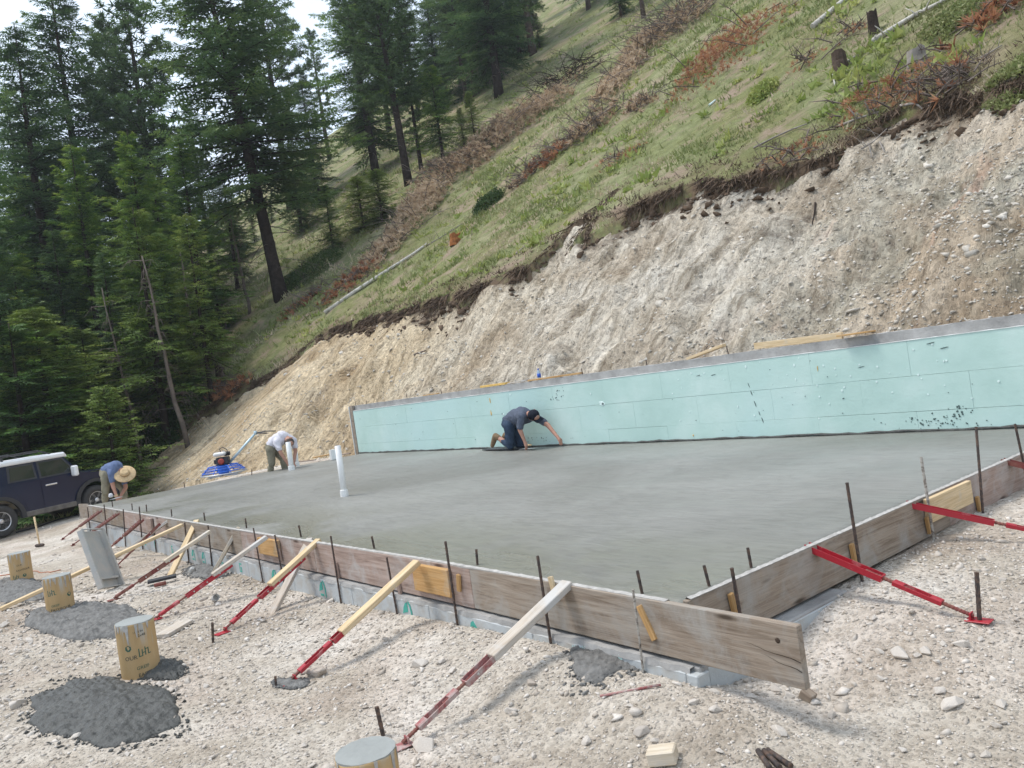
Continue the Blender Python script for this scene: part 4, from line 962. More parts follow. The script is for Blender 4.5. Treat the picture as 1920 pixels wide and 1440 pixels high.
def at_top(px, py, depth):                                # tree whose tip shows at px,py, rooted below it
    t = PD(px, py, depth); g = gz(t.x, t.y); return Vector((t.x, t.y, g)), t.z-g
def tb(kind, px, py, top_py, label, **k):                 # base visible
    b = at_base(px, py); d = (b-Vector((0, 0, HC))).dot(Vector(RC[:, 2])); h = (py-top_py)*d/FPX/.989; b.z -= .1; return tree(kind, b, h, label, **k)
def tt(kind, px, py, depth, label, **k):
    b, h = at_top(px, py, depth); b.z -= .1; return tree(kind, b, h, label, **k)
CAMF = Vector((RC[0][2], RC[1][2], 0)).normalized()
# --- named trees with their feet in view
tb('fir_a', 528, 560, -190, 'biggest dark fir, with a thick leaning trunk at the edge of the wood', wid=1.32, bark='dark_bark', tilt=((CAMF.x, CAMF.y, 0), R(-5.0)), leaf='bluefir_needles', rot=1.2)
tb('pine_a', 766, 345, -150, 'tall pine with a long bare trunk above the lower tan brush pile', wid=1.25, bark='dark_bark', tilt=((CAMF.x, CAMF.y, 0), R(-2.5)))
tb('fir_c', 706, 332, -110, 'dark fir with drooping dead skirts just left of the tall bare-trunked pine', wid=1.35, leaf='fir_needles', bark='dark_bark', tilt=((CAMF.x, CAMF.y, 0), R(-2)))
tb('slim', 790, 318, 60, 'slim trunk with sparse needles just right of the tall bare-trunked pine', bark='dark_bark', wid=1.2)
tb('fir_e', 832, 308, 120, 'mid-height green fir with a stout trunk at the head of the tan brush pile', wid=1.25, leaf='fir_needles', bark='dark_bark')
tb('fir_c', 936, 180, -330, 'dark fir with a bare lower trunk standing in its own shadow on the slope', wid=1.3, bark='dark_bark', leaf='bluefir_needles')
tb('slim', 1000, 102, -260, 'tall thin-trunked pine highest on the left part of the slope', wid=1.5, bark='bark')
tb('young_b', 1013, 92, 25, 'small green fir huddled right of the thin pine high on the slope', leaf='fir_needles')
tb('fir_b', 975, 110, -200, 'bushy dark fir behind the thin pine high on the slope', wid=1.1, leaf='bluefir_needles')
tb('fir_b', 893, 178, -260, 'dense dark fir behind the brush line between the pines', leaf='bluefir_needles', wid=1.15)
tb('fir_b', 868, 165, -300, 'dense dark fir rising at the back of the slope grove', leaf='bluefir_needles', wid=1.1)
tb('slim', 618, 300, 55, 'thin ragged pine standing alone against the sky gap', wid=1.2)
tb('young_b', 892, 268, 170, 'young pale green fir right of the stout-trunked fir', leaf='young_needles')
tb('young_b', 872, 280, 200, 'young pale fir touching the stout-trunked fir', leaf='young_needles')
tb('young_b', 626, 472, 345, 'young fir with bare foot on the meadow right of the big leaning fir', leaf='fir_needles', dead=False)
tb('young_a', 682, 428, 330, 'bushy young fir, left one of the pair below the dead-skirted fir', leaf='young_needles', wid=1.5)
tb('young_a', 718, 418, 318, 'bushy young fir, right one of the pair below the dead-skirted fir', leaf='young_needles', wid=1.5)
tb('fir_d', 566, 436, 210, 'small fir hidden behind the crown of the big leaning fir', leaf='bluefir_needles')
tb('fir_c', 1104, 18, -300, 'tree with only its lower trunk in view, leftmost at the top edge', bark='bark', wid=1.1)
tb('fir_b', 1165, 32, -200, 'dark low-branched fir cut off by the top edge of the picture', leaf='bluefir_needles', wid=.8)
tb('pine_b', 1207, 34, -330, 'brown-trunked pine cut off by the top edge of the picture', bark='bark', wid=.9)
tb('pine_b', 1328, 8, -330, 'tree whose foot just shows at the top edge above the slash line', bark='bark', wid=.9)
# --- left wood: individually recognisable
LW = [('fir_b', 88, -60, 44, 'bluefir_needles', 'tall dark spire-shaped fir, tallest at the far left of the wood', 1.25),
      ('fir_c', 30, 40, 38, 'bluefir_needles', 'tall fir at the left edge of the picture with drooping open boughs', 1.3),
      ('pine_b', 232, -20, 46, 'pine_needles', 'open-crowned pine with sky showing through, between two tall firs', 1.35),
      ('pine_b', 190, 30, 52, 'pine_needles', 'thin-topped pine left of the open-crowned pine', 1.2),
      ('fir_b', 130, 262, 34, 'fir_needles', 'blue-green spire fir of middle height in the left wood', 1.1),
      ('fir_b', 236, 236, 34, 'fir_needles', 'fresh green spire fir of middle height left of the big leaning fir', 1.1),
      ('fir_c', 330, 250, 36, 'fir_needles', 'dark mid-height fir directly left of the big leaning fir', 1.2),
      ('fir_e', 248, 385, 30, 'young_needles', 'yellow-green fir with a grey bare lower trunk at the wood edge', 1.15),
      ('fir_e', 345, 395, 31, 'young_needles', 'yellow-green fir nearest the big leaning fir', 1.0),
      ('fir_d', 60, 575, 27, 'young_needles', 'broad light green fir low at the left edge above the parked car', 2.0),
      ('fir_d', 15, 600, 25.5, 'fir_needles', 'round-topped green fir at the left edge directly behind the car roof', 1.8),
      ('fir_d', 150, 610, 30, 'young_needles', 'broad light green fir between the wood edge and the small bright fir', 1.6),
      ('fir_d', 300, 560, 33, 'fir_needles', 'green fir low at the wood edge beside the grey leaning dead trunk', 1.4),
      ('young_a', 193, 722, 24.5, 'young_needles', 'small bright green young fir standing alone between the car and the bank', 1.1),
      ('fir_d', 120, 640, 29, 'fir_needles', 'low dark fir behind the small bright young fir', 1.2),
      ('pine_a', 470, -120, 66, 'pine_needles', 'pine crown showing right of the big leaning fir', 1.1),
      ('pine_a', 672, -150, 74, 'pine_needles', 'distant pine at the right side of the sky gap', 1.1),
      ('fir_b', 560, 120, 60, 'bluefir_needles', 'dark fir below the sky gap, behind the big leaning fir', 1.2)]
for kd, px, py, dp, lf, lb, wd in LW: tt(kd, px, py, dp, lb, leaf=lf, wid=wd, bark='dark_bark')
GB = 'dark trees filling the wood behind'
fill = [(-60, 200, 34), (-30, 380, 30), (45, 330, 40), (95, 420, 33), (160, 380, 38), (190, 460, 31), (285, 330, 42), (300, 470, 33), (385, 420, 40), (410, 300, 48), (20, 470, 33), (-70, 520, 27),
        (150, 300, 55), (270, 240, 58), (60, 200, 60), (350, 180, 62), (10, 150, 58), (-90, 100, 48), (430, 360, 56), (100, 300, 66), (210, 330, 66), (320, 330, 70), (395, 330, 74), (35, 420, 52), (130, 500, 44), (240, 470, 48), (340, 520, 38), (215, 560, 34), (-10, 520, 38), (470, 400, 60), (505, 380, 66)]
for i, (px, py, dp) in enumerate(fill):
    tt(['fir_b', 'fir_c', 'fir_d', 'fir_b'][i % 4] if py > 250 else 'fir_c', px, py, dp, 'dark green fir filling the dense wood behind the front row of trees', group=GB, leaf=['fir_needles', 'bluefir_needles'][i % 2], wid=rnd.uniform(1.0, 1.35), bark='dark_bark')
for i, (px, py, dp) in enumerate([(790, -60, 66), (830, -120, 60), (745, -60, 72), (905, -200, 72), (955, -260, 80), (700, -40, 84), (660, 60, 88)]):
    tt(['fir_b', 'pine_a', 'fir_c'][i % 3], px, py, dp, 'dark tree standing behind the front row of the grove on the slope', group='dark trees at the back of the slope grove', leaf=['bluefir_needles', 'pine_needles', 'fir_needles'][i % 3], wid=1.1, bark='dark_bark')
# bare grey leaning poles at the wood edge
def pole_tree(px0, py0, px1, py1, depth, r, label):
    a = PD(px0, py0, depth); t = PD(px1, py1, depth); a.z = min(a.z, gz(a.x, a.y)+.2)-.3; root = thing('dead_tree', a, label, 'tree')
    rs = random.Random(int(px0)); L = (t-a).length; d = (t-a)/L; pts = [a+d*L*s+Vector((rs.uniform(-.05, .05), rs.uniform(-.05, .05), 0)) for s in np.linspace(0, 1, 9)]
    MB().tube(pts, [r*(1-.75*s) for s in np.linspace(0, 1, 9)], 7).put('trunk', 'dead_twig', root)
    sg = []
    for k in range(46):
        s = rs.uniform(.12, .98); b_ = a+d*L*s; az = rs.uniform(0, 6.28); l = rs.uniform(.3, 1.3)*(1.1-s*.5); h_ = Vector((math.cos(az), math.sin(az), 0))
        e = b_+h_*l+Vector((0, 0, -l*rs.uniform(.1, .9))); mdl = b_+h_*l*.6+Vector((0, 0, l*.02)); sg.append(([b_, mdl, e], [.014, .009, .004]))
        for q in range(2): e2 = mdl+Vector((rs.uniform(-.3, .3), rs.uniform(-.3, .3), -rs.uniform(.1, .5))); sg.append(([mdl, e2], [.007, .003]))
    o = link('dead_branches', sticks_mesh('dead_branches', sg, 3), 'dead_twig', root); o['kind'] = 'stuff'
pole_tree(330, 700, 265, 480, 28.5, .10, 'thin grey dead tree leaning left at the wood edge, left of two')
pole_tree(378, 690, 335, 470, 34, .10, 'thicker grey dead tree leaning left at the wood edge, right of two')
pole_tree(245, 720, 190, 540, 29, .07, 'thin grey dead tree deep in shade behind the small bright young fir')
pole_tree(428, 640, 405, 480, 40, .05, 'thin dark bare stem between the dead trees and the big leaning fir')
pole_tree(465, 560, 430, 400, 40, .09, 'dark bare stem standing just left of the big leaning fir')

# --- grass on the hill
def veg_points(n, r0, r1, seed, a0=-40, a1=37):
    x, y, r, rs = polar_pts(n, r0, r1, seed, a0, a1); z, c_, e_ = terr(x, y, True); k = (c_ == 2)
    return x[k], y[k], z[k], r[k], e_[k], rs
def tufts(x, y, z, hs, rs, nb, wd, lean=.5, flat=0):
    n = len(x); Pp = np.stack([x, y, z], -1)[:, None, :]+np.concatenate([rs.normal(0, 1, (n, nb, 2))*hs[:, None, None]*.45, np.zeros((n, nb, 1))-.01], -1)
    D = np.concatenate([rs.normal(0, lean, (n, nb, 2)), np.ones((n, nb, 1))*(1-flat)], -1); D = wnorm(D); Lb = hs[:, None, None]*rs.uniform(.5, 1.2, (n, nb, 1))
    S = wnorm(np.cross(D, rs.normal(0, 1, (n, nb, 3))))*wd*hs[:, None, None]*4
    return np.stack([Pp-S, Pp+S, Pp+D*Lb], 2).reshape(-1, 3, 3)
x, y, z, r, e_, rs = veg_points(105000, 10, 60, 91)
dn = .30+1.9*fbm(x/2.2, y/2.2, 3, 92); k = rs.uniform(0, 1, len(x)) < np.clip(dn, .08, 1); x, y, z, r = x[k], y[k], z[k], r[k]
hs = np.clip(rs.normal(.115, .04, len(x)), .05, .25)*np.clip(r/22, .75, 1.7)
tone = np.clip(.42+1.0*fbm(x/3.2, y/3.2, 3, 93)+rs.normal(0, .12, len(x)), 0, 1.1)
tr_ = tufts(x, y, z, hs, rs, 4, .036, .6); tag(link('grass', tri_mesh('grass', tr_, np.repeat(tone, 4)), 'grass_blades'), kind='stuff')
# dry bunches near the edge
x, y, z, r, e_, rs = veg_points(26000, 10, 40, 95); k = (e_ > -1.3) & (rs.uniform(0, 1, len(x)) < .8); x, y, z = x[k], y[k], z[k]
tr_ = tufts(x, y, z, np.clip(rs.normal(.12, .04, len(x)), .05, .25), rs, 6, .02, .8); tag(link('dry_grass', tri_mesh('dry_grass', tr_, np.repeat(np.clip(rs.normal(.5, .25, len(x)), 0, 1), 6)), 'root_fibre'), kind='stuff')
# broad-leaved yellow-green clumps
x, y, z, r, e_, rs = veg_points(9000, 12, 75, 96); f_ = fbm(x/2.6, y/2.6, 3, 97); k = (f_ > .10) & (e_ < -.8)
x, y, z, r = x[k], y[k], z[k], r[k]
tr_ = tufts(x, y, z, np.clip(rs.normal(.20, .06, len(x)), .08, .4), rs, 9, .055, .8, .1); tag(link('flowering_plants', tri_mesh('flowering_plants', tr_, np.repeat(np.clip(rs.normal(.55, .2, len(x)), 0, 1), 9)), 'flower_leaves'), kind='stuff')
# low green bushes
def bush(px, py, w, h, label, mat='shrub_leaves', n=2600, leaf=.05, tone=.5, squash=1., name='bush', cat='bush'):
    b = at_base(px, py); rs = np.random.RandomState(int(px+py)); root = thing(name, b, label, cat)
    d = wnorm(rs.normal(0, 1, (n, 3))); d[:, 2] = np.abs(d[:, 2]); rr2 = rs.uniform(.45, 1, (n, 1))**.6*(1+.35*perl(d[:, 0]*3, d[:, 1]*3+d[:, 2]*2, 3)[:, None])
    c = d*rr2*np.array([w/2, w/2*squash, h]); c += np.array(b); g = terr(c[:, 0], c[:, 1]); c[:, 2] = g+d[:, 2]*rr2[:, 0]*h
    v1 = wnorm(rs.normal(0, 1, (n, 3)))*leaf; v2 = wnorm(rs.normal(0, 1, (n, 3)))*leaf*.6; tris = np.stack([c-v2, c+v2, c+v1*1.6], 1)
    link('leaves', tri_mesh('leaves', tris, rs.normal(tone, .2, n)), mat, root)
    sg = []
    for k in range(26):
        e = Vector(c[rs.randint(n)]); sg.append(([b-Vector((0, 0, .05)), b.lerp(e, .5)+Vector((0, 0, .05)), e], [.014, .01, .004]))
    o = link('stems', sticks_mesh('stems', sg, 3), 'dark_bark', root); o['kind'] = 'stuff'
bush(915, 388, 1.5, .55, 'dark green round bush on the green strip right of the tan brush pile')
bush(590, 510, 3.2, .8, 'wide fresh green bush at the foot of the big leaning fir', n=4500, tone=.7)
bush(545, 535, 1.8, .6, 'small green bush touching the trunk foot of the big leaning fir', tone=.6)
bush(1785, 45, 1.3, .25, 'green bush near the top right corner above the pale log', mat='grass_blades', tone=.45)
bush(1905, 150, 1.1, .22, 'low green bush on the bank edge at the far right', mat='grass_blades', tone=.2)
bush(1430, 180, .9, .35, 'yellow-leaved bush right of the large red-brown dead bush', mat='flower_leaves', n=1400)
bush(1280, 130, .8, .3, 'yellow-green leafy clump between the slash line and the red-brown dead bush', mat='flower_leaves', n=1200)
for i, (px, py, w_, h_) in enumerate([(60, 880, 3, 1.1), (130, 860, 2.2, .9), (20, 860, 3, 1.6), (200, 862, 1.6, .5), (280, 800, 2.4, .8), (330, 770, 2.2, .7), (100, 830, 3, 1.6), (165, 850, 2, .9)]):
    t = PD(px, py, 25.5+1.2*i); g = gz(t.x, t.y)
    rs = np.random.RandomState(i); n = 3000; root = thing('undergrowth_bush', (t.x, t.y, g), 'shady green undergrowth bush at the foot of the left wood', 'bush', 'undergrowth bushes below the left wood')
    d = wnorm(rs.normal(0, 1, (n, 3))); d[:, 2] = np.abs(d[:, 2]); c = d*rs.uniform(.4, 1, (n, 1))**.6*np.array([w_*.6, w_*.6, max(h_, t.z-g+.25)]); c[:, 0] += t.x; c[:, 1] += t.y; c[:, 2] += terr(c[:, 0], c[:, 1])
    v1 = wnorm(rs.normal(0, 1, (n, 3)))*.075; v2 = wnorm(rs.normal(0, 1, (n, 3)))*.05
    link('leaves', tri_mesh('leaves', np.stack([c-v2, c+v2, c+v1*1.5], 1), rs.normal(.35, .2, n)), 'shrub_leaves', root)

# --- roots and hanging turf along the cut edge
rs = np.random.RandomState(12); n = 16000; yy = rs.uniform(2.5, 33.5, n); yy = yy[perl(yy/.9, yy*0, 45) > -.12]; n = len(yy); ex = edgeX(yy)+rs.normal(.0, .07, n)
gzv = terr(ex+.10, yy); p0 = np.stack([ex, yy, gzv-.02+rs.uniform(-.12, .03, n)], -1); L = np.clip(rs.exponential(.17, n), .04, .75)*(.7+.9*np.clip(perl(yy/1.3, yy*0, 44)+.3, 0, 1))
d = wnorm(np.stack([-rs.uniform(.15, 1.1, n), rs.normal(0, .45, n), -rs.uniform(.2, 1.2, n)], -1)); p1 = p0+d*L[:, None]; p1[:, 2] = np.maximum(p1[:, 2], terr(p1[:, 0], p1[:, 1])+.01)
s_ = wnorm(np.cross(d, rs.normal(0, 1, (n, 3))))*rs.uniform(.006, .022, (n, 1))
tag(link('hanging_roots', tri_mesh('hanging_roots', np.stack([p0-s_, p0+s_, p1], 1), rs.uniform(0, 1, n)), 'root_fibre'), kind='stuff')
# clods of turf slumped just under the edge
n = 1000; yy = rs.uniform(2.5, 33, n); ex = edgeX(yy)-np.abs(rs.normal(.12, .25, n)); k = perl(yy/1.1, yy*0, 47) > -.2; yy, ex = yy[k], ex[k]
scatter('turf_clods', np.stack([ex, yy, terr(ex, yy)], -1), np.clip(rs.exponential(.045, len(ex))+.02, .02, .16), 'root_fibre', TEMPL, 13, .1)
# roots poking out of the bank
def stick(px_pts, r, mat, label, name='dead_branch', cat='branch', lift=.03, r_end=.5, twigs=0, side=5):
    pts = [hit(a_, b_, terr)+Vector((-lift*.3, 0, lift)) for a_, b_ in px_pts]
    n_ = len(pts); mb = MB()
    if n_ == 2: pts = [pts[0], pts[0].lerp(pts[1], .33), pts[0].lerp(pts[1], .66), pts[1]]; n_ = 4
    for p_ in pts: p_.z = max(p_.z, gz(p_.x, p_.y)+r*.55)
    mb.tube(pts, [r*(1-(1-r_end)*i/(n_-1)) for i in range(n_)], side)
    rs2 = random.Random(int(px_pts[0][0]))
    for k in range(twigs):
        b_ = pts[0].lerp(pts[-1], rs2.random()); e = b_+Vector((rs2.uniform(-.3, .1), rs2.uniform(-.3, .3), rs2.uniform(.03, .3))); mb.tube([b_, b_.lerp(e, .5)+Vector((0, 0, .03)), e], [r*.35, r*.25, r*.1], 4)
    return tag(mb.put(name, mat), label, cat)
stick([(610, 590), (665, 551), (722, 514), (775, 480), (803, 460)], .085, 'bleached_log', 'long pale fallen log lying along the green edge strip', 'fallen_log', 'log', .07, .55, 0, 9)
stick([(800, 462), (830, 445), (868, 420)], .03, 'gray_twig', 'thin grey branch continuing uphill from the long pale log', twigs=4)
stick([(1525, 55), (1545, 38), (1570, 17), (1592, 0), (1612, -16)], .085, 'bleached_log', 'thick grey charred log at the top edge right of the big dead bush', 'fallen_log', 'log', .07, .8, 0, 9)
stick([(1633, 86), (1680, 56), (1720, 32), (1760, 12), (1800, -10)], .065, 'bleached_log', 'long thin white log running to the top edge above the stumps', 'fallen_log', 'log', .06, .5, 5, 8)
stick([(1563, 128), (1563, 145), (1567, 166)], .035, 'bleached_log', 'short white broken branch hanging below the square-cut stump', lift=.04)
stick([(1590, 118), (1612, 103)], .03, 'bleached_log', 'short pale stick leaning right of the square-cut stump')
stick([(1414, 282), (1450, 264), (1490, 247), (1514, 237)], .025, 'gray_twig', 'long straight thin pole lying in the grass above the bank edge', lift=.05)
stick([(1575, 245), (1610, 232), (1650, 219)], .032, 'gray_twig', 'pale root along the bank edge below the red needle patch', lift=.08, twigs=8)
stick([(1618, 288), (1640, 272), (1665, 250)], .018, 'gray_twig', 'thin forked root hanging over the bank at the upper right', lift=.06, twigs=5)
stick([(1690, 213), (1720, 216), (1745, 219)], .03, 'gray_twig', 'grey root lying on the bank crest right of the hollow')
stick([(1530, 385), (1528, 405), (1524, 424)], .02, 'dark_bark', 'dark bent root sticking out of the middle of the right bank')
stick([(1630, 275), (1636, 300)], .018, 'gray_twig', 'short pale root end below the forked root')
stick([(1650, 270), (1660, 290)], .018, 'gray_twig', 'short pale stick right of the forked root end')
stick([(777, 668), (799, 659)], .03, 'dead_twig', 'small dark curved stick on the bank above the left end of the wall')
stick([(1840, 112), (1880, 88)], .02, 'gray_twig', 'thin pale stick in the grass near the right edge of the picture', twigs=2)
stick([(1880, 160), (1935, 138)], .02, 'gray_twig', 'pale twig at the right edge on the bank crest')
stick([(280, 838), (292, 820), (306, 799)], .06, 'bleached_log', 'short pale broken log pointing up beside the rust-coloured root ball', 'fallen_log', 'log', .10, .8, 6, 8)
stick([(262, 850), (285, 845), (300, 842)], .03, 'gray_twig', 'tangle of grey branches at the foot of the short pale log', twigs=10)
stick([(968, 478), (985, 462)], .02, 'gray_twig', 'small pale stick in the grass above the bank edge')
stick([(1330, 200), (1342, 190)], .045, 'foam_chip', 'small white rag lying in the middle of the green slope', 'rag', 'rag')
for (px, py), lb in [((1525, 392), '')]: pass
def stump(px, py, w, h_, label, top='fresh_cut', bark='bark', tilt=.0, ragged=False):
    b = at_base(px, py); root = thing('tree_stump', b, label, 'stump'); rs2 = random.Random(int(px)); n_ = 14; V1 = []; hh = h_
    lay = [(-.12, 1.25), (.03, 1.15), (h_*.5, 1.0), (h_, .95)]; ph = [rs2.uniform(.85, 1.12) for _ in range(n_)]; tt_ = [rs2.uniform(-.3, 1.)*h_*(.24 if ragged else .04) for _ in range(n_)]
    for li, (z_, s_) in enumerate(lay):
        for k in range(n_):
            an = 6.2832*k/n_; q = w/2*s_*ph[k]; V1.append((b.x+q*math.cos(an), b.y+q*math.sin(an), b.z+z_+(tt_[k] if li == 3 else 0)+(q*math.cos(an)*-tilt if li == 3 else 0)))
    fs = [(li*n_+k, li*n_+(k+1) % n_, (li+1)*n_+(k+1) % n_, (li+1)*n_+k) for li in range(3) for k in range(n_)]
    MB().add(V1, fs).put('bark', bark, root)
    tv = [Vector(v_)+Vector((0, 0, -.004)) for v_ in V1[-n_:]]; cc = sum(tv, Vector())/n_-Vector((0, 0, .03 if ragged else 0)); MB().add(tv+[cc], [(k, (k+1) % n_, n_) for k in range(n_)]).put('cut_face', top, root)
    return root
stump(1577, 130, .33, .36, 'square-cut brown stump on the slope with a white branch below', 'fresh_cut', tilt=.3)
stump(1640, 64, .22, .50, 'tall thin dark stump above the long white log', 'dead_twig', 'dark_bark', ragged=True)
stump(1722, 122, .36, .30, 'grey rounded old stump right of the square-cut one', 'gray_twig', 'gray_twig', ragged=True)
stump(414, 706, .42, .42, 'stump with a bright orange fresh cut face at the left end of the bank', 'fresh_cut', 'bark', .5)
stump(855, 455, .42, .30, 'rust-red rotten stump on the green strip', 'rust_rot', 'rust_rot', ragged=True)
stump(243, 862, .85, .85, 'large rust-orange torn root ball behind the man in the straw hat', 'rust_rot', 'rust_rot', ragged=True)

# --- slash piles: each one a thing of branches and dead needles
def slash(px_line, width, hgt, label, mat='dead_needles_tan', dens=1., sticks=30, name='brush_pile', twig='dead_twig', tuft=.23, nt=12, fine=False):
    pts = [hit(a_, b_, terr) for a_, b_ in px_line]; rs = np.random.RandomState(int(px_line[0][0]*3+px_line[0][1])); c0 = sum(pts, Vector())/len(pts)
    root = thing(name, c0, label, 'brush')
    seg = [(pts[i+1]-pts[i]).length for i in range(len(pts)-1)]; tot = sum(seg); hgt *= 1.35; width *= 1.08; n = int(dens*tot*width*30)
    def rp():
        q = rs.uniform(0, tot); i = 0
        while i < len(seg)-1 and q > seg[i]: q -= seg[i]; i += 1
        p_ = pts[i].lerp(pts[i+1], q/seg[i]); an = rs.uniform(0, 6.283); rr2 = width*.5*math.sqrt(rs.uniform(0, 1)); x_, y_ = p_.x+rr2*math.cos(an), p_.y+rr2*math.sin(an)
        return x_, y_, hgt*(1-(rr2/(width*.5))**2)**.5
    C = []
    for i in range(n):
        x_, y_, hm = rp(); C.append((x_, y_, gz0(x_, y_)+hm*(rs.uniform(.35, 1.05))))
    C = np.array(C); n = len(C)
    drift = wnorm(rs.normal(0, .5, (n, 1, 3))+np.array([-.25, 0, .6])); D = wnorm(rs.normal(0, .75, (n, nt, 3))+drift); Ln = tuft*rs.uniform(.5, 1.3, (n, nt, 1)); S = wnorm(np.cross(D, rs.normal(0, 1, (n, nt, 3))))*tuft*(.07 if fine else .12)
    a = C[:, None, :]; tris = np.stack([a-S, a+S, a+D*Ln], 2).reshape(-1, 3, 3)
    o = link('dead_needles', tri_mesh('dead_needles', tris, np.repeat(rs.normal(.5, .24, n), nt)), mat, root); o['kind'] = 'stuff'
    sg = []
    for k in range(sticks):
        x_, y_, hm = rp(); z_ = gz0(x_, y_)+hm*rs.uniform(.3, 1.); L = rs.uniform(.4, 1.3)*max(.6, hgt*1.6); az = rs.uniform(0, 6.28); e = Vector((x_, y_, z_))+Vector((math.cos(az)*L, math.sin(az)*L, rs.uniform(-.1, .55)*L))
        e.z = max(e.z, gz0(e.x, e.y)+.03); p_ = Vector((x_, y_, z_)); mdl = p_.lerp(e, .5)+Vector((0, 0, .08*L)); sg.append(([p_, mdl, e], [.022, .016, .005]))
        for q in range(3): b_ = p_.lerp(e, rs.uniform(.3, .9)); e2 = b_+Vector((rs.normal(0, .18), rs.normal(0, .18), rs.uniform(0, .28))); sg.append(([b_, e2], [.010, .004]))
    o = link('branches', sticks_mesh('branches', sg, 3), twig, root); o['kind'] = 'stuff'
def gz0(x_, y_): return float(nat(x_, y_)) if True else 0
TAN = 'dead_needles_tan'; RED = 'dead_needles_red'
slash([(700, 500), (735, 462), (752, 445)], 1.9, .45, 'lowest heap of tan dead boughs in the long brush line, above the pale log', TAN, 1.3)
slash([(755, 440), (790, 395), (815, 370)], 2.3, .8, 'tan-brown heap of dead boughs right of the paired young firs', TAN, 1.5, 40)
slash([(800, 345), (850, 330), (890, 318)], 2.4, .8, 'brown brush heap below the stout-trunked fir', TAN, 1.4, 60)
slash([(905, 295), (940, 262), (985, 232)], 2.9, 1.0, 'large heap of pale tan cones and boughs in the middle of the brush line', TAN, 1.7, 50)
slash([(990, 220), (1020, 205), (1048, 196)], 1.9, .7, 'upper heap of pale tan boughs below the black bare branches', TAN, 1.5, 40)
slash([(1020, 190), (1060, 165), (1105, 138)], 1.5, .8, 'tangle of black bare branches at the upper end of the brush line', TAN, .25, 130, twig='dark_bark')
slash([(690, 512), (650, 540), (625, 560)], 1.6, .35, 'low reddish-brown litter heap left of the long pale log', RED, .8, 40)
slash([(1000, 325), (1025, 305), (1052, 288)], 1.4, .35, 'red-brown needle heap with split sticks below the brush line', RED, 1.2, 60)
slash([(965, 350), (990, 335)], 1.0, .25, 'small low patch of brown sticks on the green strip', TAN, .7, 50)
slash([(1075, 272), (1105, 248), (1140, 225)], 1.4, .5, 'brown heap of branches and boughs in the second brush line', TAN, 1.3, 80)
slash([(1135, 195), (1160, 160), (1190, 125)], 1.5, .6, 'reddish tan slash strip climbing the slope', TAN, 1.5, 60)
slash([(1185, 115), (1215, 85), (1240, 70)], 1.9, .7, 'brown slash heap near the top of the second brush line', TAN, 1.5, 50)
slash([(1250, 70), (1285, 50), (1310, 35)], 2.3, .9, 'spiky uppermost brown slash heap of the second brush line', TAN, 1.3, 120)
slash([(1180, 205), (1215, 200)], .8, .25, 'small brown bough lying right of the second brush line', TAN, 1.0, 20)
slash([(1330, 150), (1355, 110), (1410, 75)], 2.9, .62, 'large bright red-brown dead bush in the middle of the upper slope', RED, 1.9, 18, 'dead_bush', 'dead_twig', .15, 14, True)
slash([(1130, 312), (1165, 300), (1200, 285)], .7, .16, 'small red needle patch on the green slope below the slash line', RED, 1.6, 12, 'dead_bush', 'dead_twig', .11, 12, True)
slash([(1500, 122), (1535, 118)], .7, .14, 'low red needle patch left of the square-cut stump', RED, 1.4, 10, 'dead_bush', 'dead_twig', .11, 12, True)
slash([(1580, 72), (1610, 68)], .6, .2, 'small red dead shrub left of the tall thin stump', RED, 1.5, 12, 'dead_bush', 'dead_twig', .12, 12, True)
slash([(1600, 225), (1650, 185), (1700, 165), (1745, 160)], 1.25, .22, 'broad carpet of red-brown needles on the bank crest at upper right', RED, 2.2, 24, 'brush_pile', 'dead_twig', .13, 12, True)
slash([(1440, 320), (1490, 297), (1530, 285)], .7, .2, 'red-brown needle litter along the bank edge in the middle', RED, 1.6, 14, 'brush_pile', 'dead_twig', .12, 12, True)
slash([(1820, 60), (1870, 30), (1920, 10)], 1.2, .2, 'red-brown litter in the top right corner of the slope', RED, 1.0, 18)
slash([(1760, 175), (1800, 165)], .9, .25, 'tangle of grey-brown roots on the bank crest far right', RED, .6, 40)
slash([(545, 590), (600, 545)], 1.2, .15, 'brown litter strip at the foot of the big leaning fir', RED, .7, 50)
slash([(400, 735), (430, 742), (455, 728)], .9, .2, 'rust-brown litter on the bank edge below the orange-topped stump', RED, 1.2, 60)
slash([(320, 800), (350, 775)], 1.0, .15, 'dark twig litter at the lower left end of the bank', RED, .5, 70)

# ================================================================== SMALL THINGS ON SITE
FWD = Vector(RC[:, 2])
def depth_of(p): return (Vector(p)-Vector((0, 0, HC))).dot(FWD)
# ---- pvc pipes
def pipe(px0, py0, px1, py1, r, label, onz=0., collar=True):
    b = P(px1, py1, onz); t = PD(px0, py0, depth_of(b)); root = thing('pvc_pipe', b, label, 'pipe'); d = (t-b).normalized()
    MB().tube([b-d*.05, b+(t-b)*.5, t], r, 16).put('pipe_body', 'pvc', root)
    if collar: MB().tube([b-d*.02, b+d*.075, b+d*.08], [r*1.30, r*1.30, r*1.05], 16, sm=False).put('collar', 'pvc', root)
    MB().tube([t-d*.001, t+d*.004], r*.8, 14).put('pipe_mouth', 'glove_white', root)
pipe(633, 836, 646, 929, .042, 'tall white pipe standing alone in the middle of the wet slab')
pipe(540, 829, 547, 880, .055, 'white pipe in front of the hands of the man in the white shirt')
pipe(554, 846, 557, 873, .045, 'shorter thin white pipe just right of the man in the white shirt')
pipe(736, 801, 738, 846, .040, 'faint white pipe against the green wall, left one of two', collar=False)
pipe(794, 797, 797, 838, .045, 'white pipe against the green wall, right one of two')
b = P(626, 862, 0); t = PD(622, 843, depth_of(b)); 
